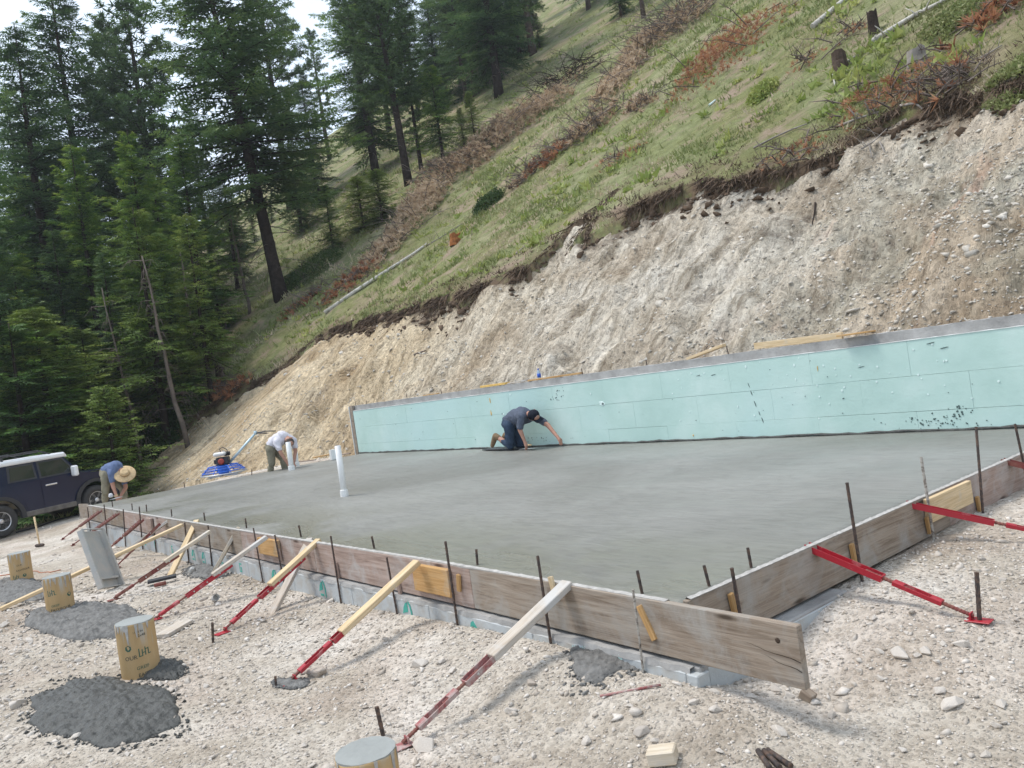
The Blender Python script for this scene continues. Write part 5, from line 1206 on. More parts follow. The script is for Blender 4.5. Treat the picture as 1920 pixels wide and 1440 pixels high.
tag(board('white_block', b, (b.x, b.y, t.z), .14, .10, 'pvc', upv=(0, 1, 0)), 'square white block standing at the slab edge left of the tall pipe', 'block')
for (a_, b_, w_, mt_, lb) in [((588, 858), (620, 852), .12, 'orange_scab', 'reddish board end lying on the dirt beyond the slab, left of the square white block'), ((640, 852), (656, 850), .10, 'red_plank', 'small reddish board scrap at the left foot of the green wall'), ((560, 866), (592, 862), .05, 'red_plank', 'thin dark stick of wood at the far slab edge')]:
    p0 = P(*a_, .03); p1 = P(*b_, .03); tag(board('board_scrap', p0, p1, w_, .025, mt_), lb, 'board')
t = P(1114, 828, .012); tag(board('orange_marker', t, t+Vector((0, -.03, .07)), .03, .02, 'orange_scab', upv=(1, 0, 0)), 'tiny orange marker at the foot of the green wall right of the kneeling man', 'marker')

# ---- cardboard column tubes
def textmesh(s, size):
    c = bpy.data.curves.new('txt', 'FONT'); c.body = s; c.size = size; c.align_x = 'CENTER'; c.extrude = 0; c.resolution_u = 2
    o = bpy.data.objects.new('txt', c); COL.objects.link(o); dg = bpy.context.evaluated_depsgraph_get(); me = bpy.data.meshes.new_from_object(o.evaluated_get(dg)); bpy.data.objects.remove(o)
    V = [v_.co.copy() for v_ in me.vertices]; Fs = [tuple(p_.vertices) for p_ in me.polygons]; bpy.data.meshes.remove(me); return V, Fs
def wrap(name, V, Fs, r, az, z, mat, root, slant=0.):
    bm = bmesh.new(); vs = [bm.verts.new(v_) for v_ in V]
    for f_ in Fs:
        try: bm.faces.new([vs[i] for i in f_])
        except ValueError: pass
    for v_ in bm.verts:
        a = az+v_.co.x/r; zz = z+v_.co.y+slant*v_.co.x; v_.co = Vector(((r+.0012)*math.cos(a), (r+.0012)*math.sin(a), zz))
    r_ = bmesh.ops.extrude_face_region(bm, geom=bm.faces[:]); 
    for g_ in r_['geom']:
        if isinstance(g_, bmesh.types.BMVert): k = (r-.0005)/(r+.0012); g_.co.x *= k; g_.co.y *= k
    bmesh.ops.recalc_face_normals(bm, faces=bm.faces[:]); me = bpy.data.meshes.new(name); bm.to_mesh(me); bm.free(); link(name, me, mat, root, local=Matrix.Identity(4))
def tube_col(px, py, h_, label, r=.132, texts=(), tiltm=None, az_off=0):
    b = hit(px, py, terr) if isinstance(px, (int, float)) else px; b.z -= .06; h_ += .06
    root = thing('column_tube', b, label, 'tube', mat=Matrix.Translation(b) @ (tiltm or Matrix.Identity(4))); rs = random.Random(int(h_*1000)+int(b.y*10)); n_ = 36; V1 = []
    for (rr_, zz) in ((r, 0), (r, h_*.33), (r*1.003, h_*.66), (r, h_-.012), (r*.998, h_), (r*.965, h_), (r*.965, h_-.03)):
        for k in range(n_): an = 6.28319*k/n_; j = (.004*math.sin(3*an+b.x)+rs.uniform(-.001, .001))*(zz > h_*.9); V1.append(((rr_)*math.cos(an), (rr_)*math.sin(an), zz+j))
    fs = [(l_*n_+k, l_*n_+(k+1) % n_, (l_+1)*n_+(k+1) % n_, (l_+1)*n_+k) for l_ in range(6) for k in range(n_)]
    mb = MB(); mb.add(V1, fs, True); mb.put('cardboard_shell', 'cardboard', root, local=Matrix.Identity(4))
    V2 = [((r*.97+rs.uniform(0, .004))*math.cos(6.28319*k/n_), (r*.97+rs.uniform(0, .004))*math.sin(6.28319*k/n_), h_+.004+rs.uniform(-.001, .003)) for k in range(n_)]+[((r*.97)*math.cos(6.28319*k/n_), (r*.97)*math.sin(6.28319*k/n_), h_-.03) for k in range(n_)]
    MB().add(V2, [tuple(range(n_))]+[(k, k+n_, (k+1) % n_+n_, (k+1) % n_) for k in range(n_)]).put('concrete_fill', 'tube_concrete', root, local=Matrix.Identity(4))
    # slurry that ran over the rim
    sl = MB()
    for k in range(14):
        an = rs.uniform(0, 6.283); L_ = rs.uniform(.02, .13); w_ = rs.uniform(.004, .013)
        pts = [((r+.001)*math.cos(an+q/r*s_), (r+.001)*math.sin(an+q/r*s_), z_) for z_, q, s_ in ((h_+.002, w_, -1), (h_+.002, w_, 1), (h_-L_*.5, w_*.7, 1), (h_-L_, w_*.25, 1), (h_-L_, w_*.25, -1), (h_-L_*.5, w_*.7, -1))]
        p2 = [(x_*1.014, y_*1.014, z_) for x_, y_, z_ in pts]; m_ = len(pts); sl.add(pts+p2, [tuple(range(m_, 2*m_))]+[(i, (i+1) % m_, (i+1) % m_+m_, i+m_) for i in range(m_)])
    o = sl.put('slurry_drips', 'dry_slurry', root, local=Matrix.Identity(4)); o['kind'] = 'stuff'
    az = math.atan2(-b.y, -b.x)+az_off
    for s_, size, dz, da, mat in texts:
        if s_ == '#leaf':
            V = [Vector(q+(0,)) for q in [(0, .022), (.02, .012), (.022, -.008), (.008, -.022), (-.008, -.022), (-.022, -.008), (-.02, .012)]]; F_ = [tuple(range(7))]
            wrap('printed_emblem', V, F_, r, az+da, dz, mat, root); continue
        if s_ == '#grid':
            V = []; F_ = []
            for i in range(4):
                for (x0, y0, x1, y1) in ((-.04+i*.021, -.03, -.04+i*.021+.007, .03-.012*(i % 2)), (-.04+i*.021, -.03+.02*(i % 3), -.04+i*.021+.021, -.024+.02*(i % 3))):
                    k = len(V); V += [Vector((x0, y0, 0)), Vector((x1, y0, 0)), Vector((x1, y1, 0)), Vector((x0, y1, 0))]; F_.append((k, k+1, k+2, k+3))
            wrap('printed_emblem', V, F_, r, az+da, dz, mat, root, .1); continue
        V, F_ = textmesh(s_, size); wrap('printed_text', V, F_, r, az+da, dz, mat, root, .05)
    return root, b
tube_col(266, 1264, .385, 'cardboard tube nearest the big fresh wet concrete heap, with OUR printed on it', texts=[('OUR', .042, .20, -.42, 'print_ink'), ('#leaf', 0, .285, -.5, 'print_green'), ('#grid', 0, .245, .30, 'print_green'), ('GREIF', .034, .125, .12, 'print_green'), ('EASYPOUR', .036, .075, .50, 'print_ink'),
          ('12x48', .026, .355, .22, 'print_ink'), ('11.75 IN', .020, .385, .1, 'print_ink')])
tube_col(116, 1152, .395, 'middle cardboard tube with long grey drips, ringed by dull grey concrete spill', texts=[('GREIF', .032, .165, -.35, 'print_green'), ('EASYPOUR', .040, .12, .0, 'print_ink'), ('#grid', 0, .31, -.5, 'print_green'), ('#leaf', 0, .26, .75, 'print_green')])
tube_col(43, 1093, .40, 'farthest cardboard tube, near the left edge of the picture', texts=[('OUR', .030, .30, -.1, 'print_ink'), ('#grid', 0, .16, -.5, 'print_green'), ('#leaf', 0, .17, .25, 'print_green'), ('EASYPOUR', .034, .235, .2, 'print_ink')])
tp_ = PD(685, 1409, 3.44); gb = Vector((tp_.x, tp_.y, gz(tp_.x, tp_.y)))
tube_col(gb, 0, tp_.z-gb.z, 'cut-off cardboard tube full of smooth grey concrete at the bottom edge', texts=[('AV', .034, .13, .55, 'print_ink')])

# ---- spilled concrete
CRUMB = []
def pile(px0, py0, px1, py1, h_, label, mat, seed, pw=.5, grain=1., cat='concrete heap', name='concrete_heap'):
    a = hit(px0, (py0+py1)/2, terr); b = hit(px1, (py0+py1)/2, terr); f_ = hit((px0+px1)/2, py1, terr); k_ = hit((px0+px1)/2, py0, terr); c = (f_+k_)/2
    ax = (b-a)/2; ay = (k_-f_)/2; n = 110; u = np.linspace(-1.15, 1.15, n); U, V_ = np.meshgrid(u, u, indexing='ij'); rr = np.hypot(U, V_)+.22*fbm(U*1.8, V_*1.8, 3, seed)
    X = c.x+ax.x*U+ay.x*V_; Y = c.y+ax.y*U+ay.y*V_; pr = np.clip(1-rr, 0, 1)**pw; sc_ = np.clip(pr*3, 0, 1)
    lump = np.abs(fbm(X/.13*grain, Y/.13*grain, 3, seed+1))*.05+np.abs(perl(X/.045, Y/.045, seed+2))*.045
    Z = terr(X, Y)-.03+(.028+h_*pr)*(rr < 1)+sc_*lump*min(1, h_/.10)
    kk = (rr > .86) & (rr < 1.25) & (np.random.RandomState(seed).uniform(0, 1, rr.shape) < .16*np.clip((1.25-rr)/.35, 0, 1)); CRUMB.append((mat, X[kk], Y[kk]))
    Q = np.array([[i*n+j, (i+1)*n+j, (i+1)*n+j+1, i*n+j+1] for i in range(n-1) for j in range(n-1)]); ok = (rr.reshape(-1)[Q] < 1.04).any(1); Q = Q[ok]; uq, inv = np.unique(Q, return_inverse=True)
    tag(link(name, npmesh(name, np.stack([X, Y, Z], -1).reshape(-1, 3)[uq], inv.reshape(-1, 4), None, False), mat), label, cat)
pile(55, 1272, 325, 1402, .05, 'big fresh dark wet concrete heap in the lower left corner', 'wet_pile', 5)
pile(250, 1238, 345, 1275, .05, 'small dark concrete heap at the foot of the nearest printed tube', 'wet_pile', 9)
pile(48, 1133, 272, 1200, .09, 'dull grey concrete spill around the middle cardboard tube', 'gray_pile', 15)
pile(-30, 1085, 92, 1130, .07, 'grey concrete spill around the farthest cardboard tube', 'gray_pile', 21)
pile(1075, 1205, 1285, 1262, .05, 'grey concrete spill on the gravel under the slab corner', 'gray_pile', 27)
pile(515, 1276, 575, 1295, .025, 'small grey dab of concrete at the foot of the long yellow brace', 'gray_pile', 33)
pile(345, 1060, 425, 1085, .05, 'small grey concrete dab against the foundation right of the chute', 'gray_pile', 45)

for mat in ('wet_pile', 'gray_pile'):
    cx = np.concatenate([c_[1] for c_ in CRUMB if c_[0] == mat]); cy = np.concatenate([c_[2] for c_ in CRUMB if c_[0] == mat]); scatter('concrete_crumbs', np.stack([cx, cy, terr(cx, cy)], -1), np.random.RandomState(3).uniform(.006, .020, len(cx)), mat, TEMPL, 19, .1)
# ---- chute
bl = hit(186, 1112, terr); br = hit(222, 1098, terr); bl.z += .01; br.z += .01; db = depth_of(bl); tl = PD(145, 1000, db+.12); tr_ = PD(184, 993, depth_of(br)+.12)
mid0 = (bl+br)/2; mid1 = (tl+tr_)/2; cfr = frame(mid0, mid1, (br-bl).cross(mid1-mid0)); root = thing('metal_chute', mid0, 'galvanised metal chute leaning upright on the braces beyond the tubes', 'chute', mat=cfr)
L_ = (mid1-mid0).length; w_ = (br-bl).length*.5; zs = 1 if (cfr.to_3x3() @ Vector((0, 0, 1))).dot(mid0-Vector((0, 0, HC))) < 0 else -1
I4 = Matrix.Identity(4)
MB().box((0, -w_, -.003), (L_, w_, .003)).put('pan', 'galvanised', root, local=I4)
for s_ in (-1, 1): MB().box((0, s_*w_-.004, -.0), (L_, s_*w_+.004, zs*.065)).box((0, s_*w_-.018, zs*.062), (L_, s_*w_+.018, zs*.070)).put('side_flange', 'galvanised', root, local=I4)
MB().box((.10, -w_+.005, 0), (.125, w_-.005, zs*.05)).put('cross_rib', 'galvanised', root, local=I4)
MB().box((0, -w_+.005, 0), (.012, w_-.005, zs*.045)).put('end_lip', 'galvanised', root, local=I4)
MB().tube([(L_, -w_, zs*.06), (L_, w_, zs*.06)], .010, 8).put('rim_bar', 'galvanised', root, local=I4)

# ---- small tools and scraps
b = hit(75, 1026, terr); t = PD(64, 969, depth_of(b)); root = thing('sledge_hammer', b, 'sledge hammer standing on its head with a pale wooden handle', 'hammer')
MB().tube([b+Vector((0, 0, .05)), t], [.016, .019], 8).put('handle', 'new_lumber', root)
MB().tube([b+Vector((-.07, .06, .04)), b+Vector((-.055, .047, .04)), b+Vector((.055, -.047, .04)), b+Vector((.07, -.06, .04))], [.026, .034, .034, .026], 8, sm=False).put('hammer_head', 'rebar_steel', root)
def ground_line(pts, r, mat, label, name, cat, lift=0.):
    q = []
    hp = [hit(a_, b_, terr) for a_, b_ in pts]
    for i in range(len(hp)-1):
        for s in np.linspace(0, 1, 8, endpoint=(i == len(hp)-2)):
            w = hp[i].lerp(hp[i+1], s); w.x += .02*math.sin(s*9+i); q.append(Vector((w.x, w.y, gz(w.x, w.y)+r+lift)))
    tag(MB().tube(q, r, 6).put(name, mat), label, cat)
ground_line([(30, 1000), (70, 990), (110, 975), (148, 966)], .018, 'rubber_hose', 'black hose lying on the ground in front of the parked car', 'rubber_hose', 'hose')
ground_line([(-10, 1082), (22, 1078)], .008, 'orange_cord', 'orange cord at the left edge leading to the farthest tube', 'extension_cord', 'cord')
ground_line([(62, 1072), (92, 1075), (115, 1070)], .007, 'orange_cord', 'orange cord running right from behind the farthest tube', 'extension_cord', 'cord')
a = hit(278, 1100, terr); b = hit(332, 1089, terr); tag(board('screed_tool', a+Vector((0, 0, .05)), b+Vector((0, 0, .06)), .13, .03, 'black_plastic'), 'dark flat tool lying on the gravel between two braces', 'hand float')
a = hit(290, 1103, terr); b = hit(312, 1098, terr); tag(MB().tube([a+Vector((0, 0, .03)), b+Vector((0, 0, .03))], .022, 8).put('tool_grip', 'rusty_red'), 'dark red grip lying in front of the dark flat tool', 'grip')
a = hit(302, 1198, terr); b = hit(350, 1172, terr); tag(board('board_scrap', a+Vector((0, 0, .02)), b+Vector((0, 0, .025)), .15, .03, 'worn_lumber'), 'pale flat board scrap lying right of the printed tube', 'board')
a = hit(1218, 1436, terr); b = hit(1272, 1438, terr); tag(board('wood_block', a+Vector((0, 0, .03)), b+Vector((0, 0, .03)), .09, .06, 'pale_lumber', ch=.006), 'pinkish wood block cut off by the bottom edge', 'block')
a = hit(1506, 1312, terr); b = hit(1526, 1322, terr); tag(board('wood_block', a+Vector((0, 0, .03)), b+Vector((0, 0, .01)), .06, .05, 'gray_plank', ch=.004), 'small grey wood block propped under the free end of the long form', 'block')
a = hit(1126, 1313, terr); b = hit(1240, 1291, terr); tag(MB().tube([a+Vector((0, 0, .012)), b+Vector((0, 0, .012))], .007, 6).put('thin_rod', 'faded_red'), 'thin pale pink rod lying on the spill near the slab corner', 'rod')
for i, (x0, y0, x1, y1) in enumerate([(1423, 1421, 1446, 1452), (1434, 1421, 1464, 1452), (1441, 1424, 1486, 1450)]):
    a = hit(x0, y0, terr); b = hit(x1, y1, terr); tag(MB().tube([a+Vector((0, 0, .02)), b+Vector((0, 0, .014))], .012, 8).put('steel_bar', 'rebar_steel'), ['leftmost of three dark bar ends at the bottom edge', 'middle one of three dark bar ends at the bottom edge', 'rightmost of three dark bar ends at the bottom edge'][i], 'bar')
b = hit(360, 1079, terr); tag(MB().lathe([(.03, 0), (.036, .02), (.036, .09), (.02, .11), (.014, .12)], 14, Matrix.Translation(b+Vector((0, 0, .02))) @ Matrix.Rotation(.9, 4, 'X')).put('plastic_jug', 'galvanised'), 'small dull grey jug tipped over beside the concrete dab at the foundation', 'jug')
b = hit(403, 1130, terr); tag(MB().lathe([(.030, 0), (.034, .01), (.034, .08), (.030, .08), (.028, .02)], 14, Matrix.Translation(b+Vector((0, 0, .03))) @ Matrix.Rotation(1.2, 4, 'X')).put('tin_can', 'galvanised'), 'small round can lying on the gravel between two red braces', 'can')

# ---- single rocks
def hull_rock(seed):
    r = random.Random(seed); bm = bmesh.new()
    for k in range(13): v_ = Vector((r.gauss(0, 1), r.gauss(0, 1), r.gauss(0, 1))).normalized(); bm.verts.new((v_.x*r.uniform(.8, 1.2), v_.y*r.uniform(.55, .85), v_.z*r.uniform(.4, .62)))
    bmesh.ops.convex_hull(bm, input=bm.verts[:]); bmesh.ops.delete(bm, geom=[v_ for v_ in bm.verts if not v_.link_faces], context='VERTS'); bmesh.ops.bevel(bm, geom=bm.edges[:], offset=.05, segments=1, affect='EDGES')
    me = bpy.data.meshes.new('rock'); bm.to_mesh(me); bm.free(); at = me.attributes.new('tone', 'FLOAT', 'POINT'); at.data.foreach_set('value', np.full(len(me.vertices), r.uniform(0, 1), np.float32)); me.materials.append(M['rock_face']); return me
RK = [hull_rock(s) for s in range(9)]
LM = [(745, 1400, 'foot of the nearest brace'), (540, 1283, 'foot of the long yellow brace'), (416, 1190, 'foot of the red and yellow brace'), (262, 1215, 'nearest printed tube'), (190, 1335, 'big wet heap'), (685, 1430, 'cut-off tube'), (1300, 1265, 'slab corner'), (1505, 1270, 'free plank end'),
      (1840, 1168, 'foot of the near side brace'), (1690, 1240, 'squarish pale rock'), (1445, 1430, 'three dark bars'), (1245, 1432, 'pinkish wood block'), (1786, 1327, 'broad flat rock'), (1620, 1110, 'middle of the side form'), (905, 1250, 'red channel of the brace')]
_seen = {}
def rocklabel(px, py, w):
    d, lx, ly, nm = min((math.hypot(px-a_, (py-b_)*1.5), a_, b_, n_) for a_, b_, n_ in LM); dx, dy = px-lx, (py-ly)*1.5
    rel = ('right of' if dx > 0 else 'left of') if abs(dx) > abs(dy) else ('in front of' if dy > 0 else 'behind'); sz = 'small' if w < 21 else 'fist-sized' if w < 27 else 'larger'; far = 'close ' if d < 45 else 'a bit ' if d < 95 else 'well '
    t = '%s pale rock lying %s%s the %s' % (sz, far, rel, nm); k = _seen.get(t, 0); _seen[t] = k+1
    return t if k == 0 else t.replace(' pale', ' pale')+[', second one', ', third one', ', fourth one'][min(k-1, 2)]
def rock(px, py, w, label=None):
    b = hit(px, py, terr); label = label or rocklabel(px, py, w); s = w*depth_of(b)/FPX*.5; k = rnd.randrange(9); o = link('rock', RK[k], None, None, Matrix.Translation(b+Vector((0, 0, s*.22))) @ Matrix.Rotation(rnd.uniform(0, 6.28), 4, 'Z') @ Matrix.Rotation(rnd.uniform(-.3, .3), 4, 'X') @ Matrix.Scale(s, 4))
    tag(o, label or 'loose pale angular rock among the gravel of the site', 'rock', 'loose rocks on the gravel')
for q in [(1690, 1240, 46, 'big pale squarish rock on the gravel right of the side brace channel'), (1801, 1214, 36, 'brownish oval rock below the foot of the near side brace'), (1738, 1232, 30, 'pointed grey rock between the squarish and the oval rock'),
          (1786, 1327, 52, 'broad pale flat rock lying in the lower right corner area'), (1462, 1378, 40, 'low brown rock near the bottom edge left of three dark bars'), (32, 1326, 46, 'large pale boulder half sunk at the left edge by the wet heap'), (145, 1388, 24, 'pale rock stuck in the front of the big wet heap'),
          (785, 1252, 44, 'wide flat pale rock between the two nearest braces'), (797, 1402, 60, 'long pale rock behind the foot of the nearest brace'), (1343, 1335, 34, 'round pale rock below the slab corner'), (590, 1268, 52, 'long flat rock beside the turnbuckle of the yellow brace'),
          (628, 1127, 20, 'small rock pair upper one against the foundation below a wedge')]: rock(*q)
for q in [(1652, 1280, 24), (1480, 1310, 26), (1455, 1300, 30), (1430, 1305, 22), (1408, 1310, 26), (1300, 1322, 26), (1340, 1302, 24), (1650, 1232, 24), (1720, 1238, 20), (1770, 1212, 20), (1840, 1205, 20), (1610, 1265, 20), (1612, 1113, 24), (1590, 1120, 20), (1760, 1300, 30), (1880, 1330, 30),
          (1870, 1370, 24), (1205, 1378, 38), (1100, 1400, 30), (1050, 1375, 26), (960, 1340, 30), (850, 1262, 24), (905, 1255, 22), (1000, 1290, 28), (845, 1295, 24), (700, 1200, 18), (775, 1290, 22), (830, 1245, 22), (870, 1270, 20), (985, 1270, 24), (318, 1300, 24), (300, 1288, 20), (332, 1296, 18), (150, 1240, 22), (55, 1205, 24), (8, 1175, 24),
          (385, 1290, 16), (645, 1190, 14), (1560, 1345, 24), (1690, 1410, 24), (1850, 1420, 26), (1500, 1350, 18), (1180, 1330, 20), (1230, 1400, 22), (1350, 1420, 22), (620, 1130, 22), (1530, 1150, 28), (1555, 1170, 22), (1500, 1230, 18), (1700, 1190, 16), (1880, 1090, 18), (1640, 1170, 18), (1905, 1165, 16), (930, 1430, 24), (1000, 1420, 20), (570, 1400, 22), (480, 1370, 18), (400, 1420, 22), (560, 1330, 16), (240, 1420, 20)]: rock(*q)

# ---- power trowel
c0 = P(421, 893, .0); root = thing('power_trowel', c0, 'blue walk-behind power trowel resting on the far part of the slab', 'power trowel')
def ring(r_, z_, t_, n_=28): return MB().tube([(c0.x+r_*math.cos(6.28319*k/n_), c0.y+r_*math.sin(6.28319*k/n_), c0.z+z_) for k in range(n_+1)], t_, 6, cap=False)
ring(.50, .075, .016).put('guard_ring', 'steel_pan', root)
for r_, z_ in ((.46, .13), (.40, .19), (.33, .245)): ring(r_, z_, .011).put('guard_ring', 'blue_paint', root)
for k in range(8):
    an = 6.28319*k/8; p_ = lambda r_, z_: (c0.x+r_*math.cos(an), c0.y+r_*math.sin(an), c0.z+z_); MB().tube([p_(.50, .075), p_(.46, .13), p_(.33, .245), p_(.12, .27)], .010, 6).put('guard_spoke', 'blue_paint', root)
for k in range(4): MB().box((.08, -.075, .012), (.46, .075, .022)).box((.05, -.012, .03), (.44, .012, .05)).put('blade', 'steel_pan', root, Matrix.Translation(c0) @ Matrix.Rotation(k*math.pi/2+.4, 4, 'Z'))
MB().lathe([(.10, .04), (.13, .10), (.13, .20), (.10, .27)], 14, Matrix.Translation(c0)).put('gearbox', 'blue_paint', root)
hd = (PD(480, 815, depth_of(c0)+.15)-c0); hdir = Vector((hd.x, hd.y, 0)).normalized(); eM = Matrix.Translation(c0+Vector((0, 0, .27))) @ Matrix.Rotation(math.atan2(hdir.y, hdir.x), 4, 'Z')
MB().box((-.12, -.14, 0), (.16, .14, .17), ch=.02).box((-.17, -.09, .03), (-.12, .09, .13), ch=.01).put('engine_block', 'engine_black', root, eM)
MB().box((-.16, -.15, .20), (.10, .10, .29), ch=.03).put('fuel_tank', 'engine_white', root, eM)
MB().lathe([(.065, 0), (.07, .03), (.04, .05)], 14, Matrix.Translation((-.0, -.14, .08)) @ Matrix.Rotation(math.pi/2, 4, 'X')).put('starter_cover', 'engine_red', root, eM)
MB().box((.04, .02, .18), (.18, .15, .28), ch=.02).put('air_filter', 'engine_black', root, eM)
MB().tube([(.0, -.02, .28), (-.02, -.03, .36), (.05, -.02, .39), (.13, 0, .33), (.16, 0, .2)], .010, 6).put('lift_hoop', 'engine_black', root, eM)
h0 = c0+Vector((0, 0, .28))+hdir*.14; h1 = PD(479, 812, depth_of(c0)+.15)
MB().tube([h0, h1], [.030, .026], 10).put('handle_tube', 'handle_silver', root)
h2 = PD(517, 808, depth_of(h1)+.1); h3 = PD(500, 812, depth_of(h1)-.2)
MB().tube([h1+Vector((0, 0, .0)), h1.lerp(h2, .5)+Vector((0, 0, .02)), h2], .013, 6).put('handlebar', 'engine_black', root); MB().tube([h1, h3], .016, 6).put('handlebar', 'engine_black', root)
MB().tube([h1+Vector((0, 0, -.04)), h1+Vector((0, 0, .05))], .04, 8).put('pitch_control', 'handle_silver', root)

# ================================================================== PARKED CAR
A0 = PD(8, 1008, 19.6); A1 = PD(187, 964, 21.75); hd = (A1-A0); yaw = math.atan2(hd.y, hd.x); pitch = math.atan2(hd.z, math.hypot(hd.x, hd.y)); gA = A0.z
print('CAR', A0, A1, gz(A0.x, A0.y), gz(A1.x, A1.y), hd.length)
# local: x forward from rear axle, y=0 right flank plane (towards camera), +y to the far side
CMx = Matrix.Translation((A0.x, A0.y, gA)) @ Matrix.Rotation(yaw, 4, 'Z') @ Matrix.Rotation(-pitch, 4, 'Y')
WBs = hd.length; car = thing('parked_car', A0, 'dark navy off-road car with a white roof parked beyond the slab', 'car', mat=CMx)
def cp_(mb, name, mat, par=None): return mb.put(name, mat, par or car, local=I4)
def arch(cx, r_, a0, a1, n_=9): return [(cx+r_*math.cos(a0+(a1-a0)*i/(n_-1)), .42+r_*math.sin(a0+(a1-a0)*i/(n_-1))) for i in range(n_)]
W_ = 1.86; wb_ = WBs
low = [(-.98, .62), (-.98, .45), (-.52, .42)] + arch(0, .50, math.pi, 0) + [(.55, .42), (wb_-.55, .42)] + arch(wb_, .50, math.pi, 0) + [(wb_+.56, .45), (wb_+.80, .50), (wb_+.80, .98), (wb_+.62, 1.12), (wb_-.20, 1.20), (wb_-.32, 1.24), (-.96, 1.24), (-1.0, 1.0)]
bm = bmesh.new(); vs0 = [bm.verts.new((x_, .0, z_)) for x_, z_ in low]; vs1 = [bm.verts.new((x_, W_, z_)) for x_, z_ in low]; n_ = len(low)
bm.faces.new(vs0); bm.faces.new(list(reversed(vs1)))
for i in range(n_): bm.faces.new((vs0[i], vs1[i], vs1[(i+1) % n_], vs0[(i+1) % n_]))
bmesh.ops.bevel(bm, geom=[e_ for e_ in bm.edges if len(e_.link_faces) == 2 and e_.calc_face_angle() > .6 and max(v_.co.z for v_ in e_.verts) > .8], offset=.035, segments=3, affect='EDGES'); bmesh.ops.recalc_face_normals(bm, faces=bm.faces[:])
me = bpy.data.meshes.new('body'); bm.to_mesh(me); bm.free(); link('body', me, 'navy_paint', car, local=I4)
def tprism(pts, y0, y1, inset):                           # greenhouse: pts (x,z), walls lean in with height
    zs_ = [p_[1] for p_ in pts]; z0, z1 = min(zs_), max(zs_); f = lambda z_: inset*(z_-z0)/(z1-z0); n_ = len(pts)
    vs = [(x_, y0+f(z_), z_) for x_, z_ in pts]+[(x_, y1-f(z_), z_) for x_, z_ in pts]
    return MB().add(vs, [tuple(range(n_)), tuple(reversed(range(n_, 2*n_)))]+[(i, i+n_, (i+1) % n_+n_, (i+1) % n_) for i in range(n_)])
gh = [(-.93, 1.23), (-.86, 1.72), (wb_-.66, 1.72), (wb_-.34, 1.23)]
cp_(tprism(gh, .012, W_-.012, .12), 'cabin', 'navy_paint')
bmr = MB().box((-.94, .10, 1.70), (wb_-.60, W_-.10, 1.84), ch=.04); cp_(bmr, 'roof', 'roof_white')
cp_(MB().prism([(wb_-.64, 1.72), (wb_-.54, 1.70), (wb_-.55, 1.77), (wb_-.64, 1.81)], .18, W_-.18), 'visor', 'roof_white')
ys_ = lambda z_: .012+.12*(z_-1.23)/.49
def sidepane(pts, off, th, name, mat, par=None):
    n_ = len(pts); vs = [(x_, ys_(z_)-off, z_) for x_, z_ in pts]+[(x_, ys_(z_)-off+th, z_) for x_, z_ in pts]
    return cp_(MB().add(vs, [tuple(range(n_)), tuple(reversed(range(n_, 2*n_)))]+[(i, i+n_, (i+1) % n_+n_, (i+1) % n_) for i in range(n_)]), name, mat, par)
fr1 = sidepane([(1.08, 1.26), (1.10, 1.70), (wb_-.70, 1.70), (wb_-.42, 1.26)], .006, .01, 'window_frame', 'black_plastic'); sidepane([(1.13, 1.30), (1.15, 1.66), (wb_-.73, 1.66), (wb_-.50, 1.30)], .010, .004, 'side_window', 'car_glass')
fr2 = sidepane([(.30, 1.28), (.36, 1.69), (1.02, 1.69), (1.02, 1.28)], .006, .01, 'window_frame', 'black_plastic'); sidepane([(.36, 1.32), (.42, 1.65), (.97, 1.65), (.97, 1.32)], .010, .004, 'side_window', 'car_glass')
# windscreen
cp_(MB().add([(wb_-.34+.006, .16, 1.26), (wb_-.34+.006, W_-.16, 1.26), (wb_-.645+.01, W_-.26, 1.70), (wb_-.645+.01, .26, 1.70), (wb_-.34-.01, .16, 1.26), (wb_-.34-.01, W_-.16, 1.26), (wb_-.645-.01, W_-.26, 1.70), (wb_-.645-.01, .26, 1.70)], [(0, 1, 2, 3), (7, 6, 5, 4), (0, 4, 5, 1), (1, 5, 6, 2), (2, 6, 7, 3), (3, 7, 4, 0)]), 'windscreen', 'car_glass')
# doors: seams as dark recess strips, handle
for x0_, x1_, nm in ((1.08, wb_-.54, 'front_door'), (.30, 1.05, 'rear_door')):
    z0_, z1_ = .50, 1.22
    pts = [(x0_, z0_), (x0_, z1_), (x1_+.08, z1_), (x1_+.08, .98), (x1_-.05, .78), (x1_-.10, z0_)] if nm == 'front_door' else [(.66, z0_), (.62, .78), (.44, .98), (x0_, z1_), (x1_, z1_), (x1_, z0_)]
    n_ = len(pts); yf = lambda z_: -.012
    d_ = cp_(MB().add([(x_, yf(z_), z_) for x_, z_ in pts]+[(x_, yf(z_)+.02, z_) for x_, z_ in pts], [tuple(range(n_)), tuple(reversed(range(n_, 2*n_)))]+[(i, i+n_, (i+1) % n_+n_, (i+1) % n_) for i in range(n_)]), nm, 'navy_paint')
    if nm == 'front_door': MB().box((1.17, -.04, 1.04), (1.47, -.013, 1.08), ch=.006).put('door_handle', 'chrome', d_, local=I4)
cp_(MB().box((.55, -.035, .36), (wb_-.55, .05, .50), ch=.02), 'sill', 'sill_dust')
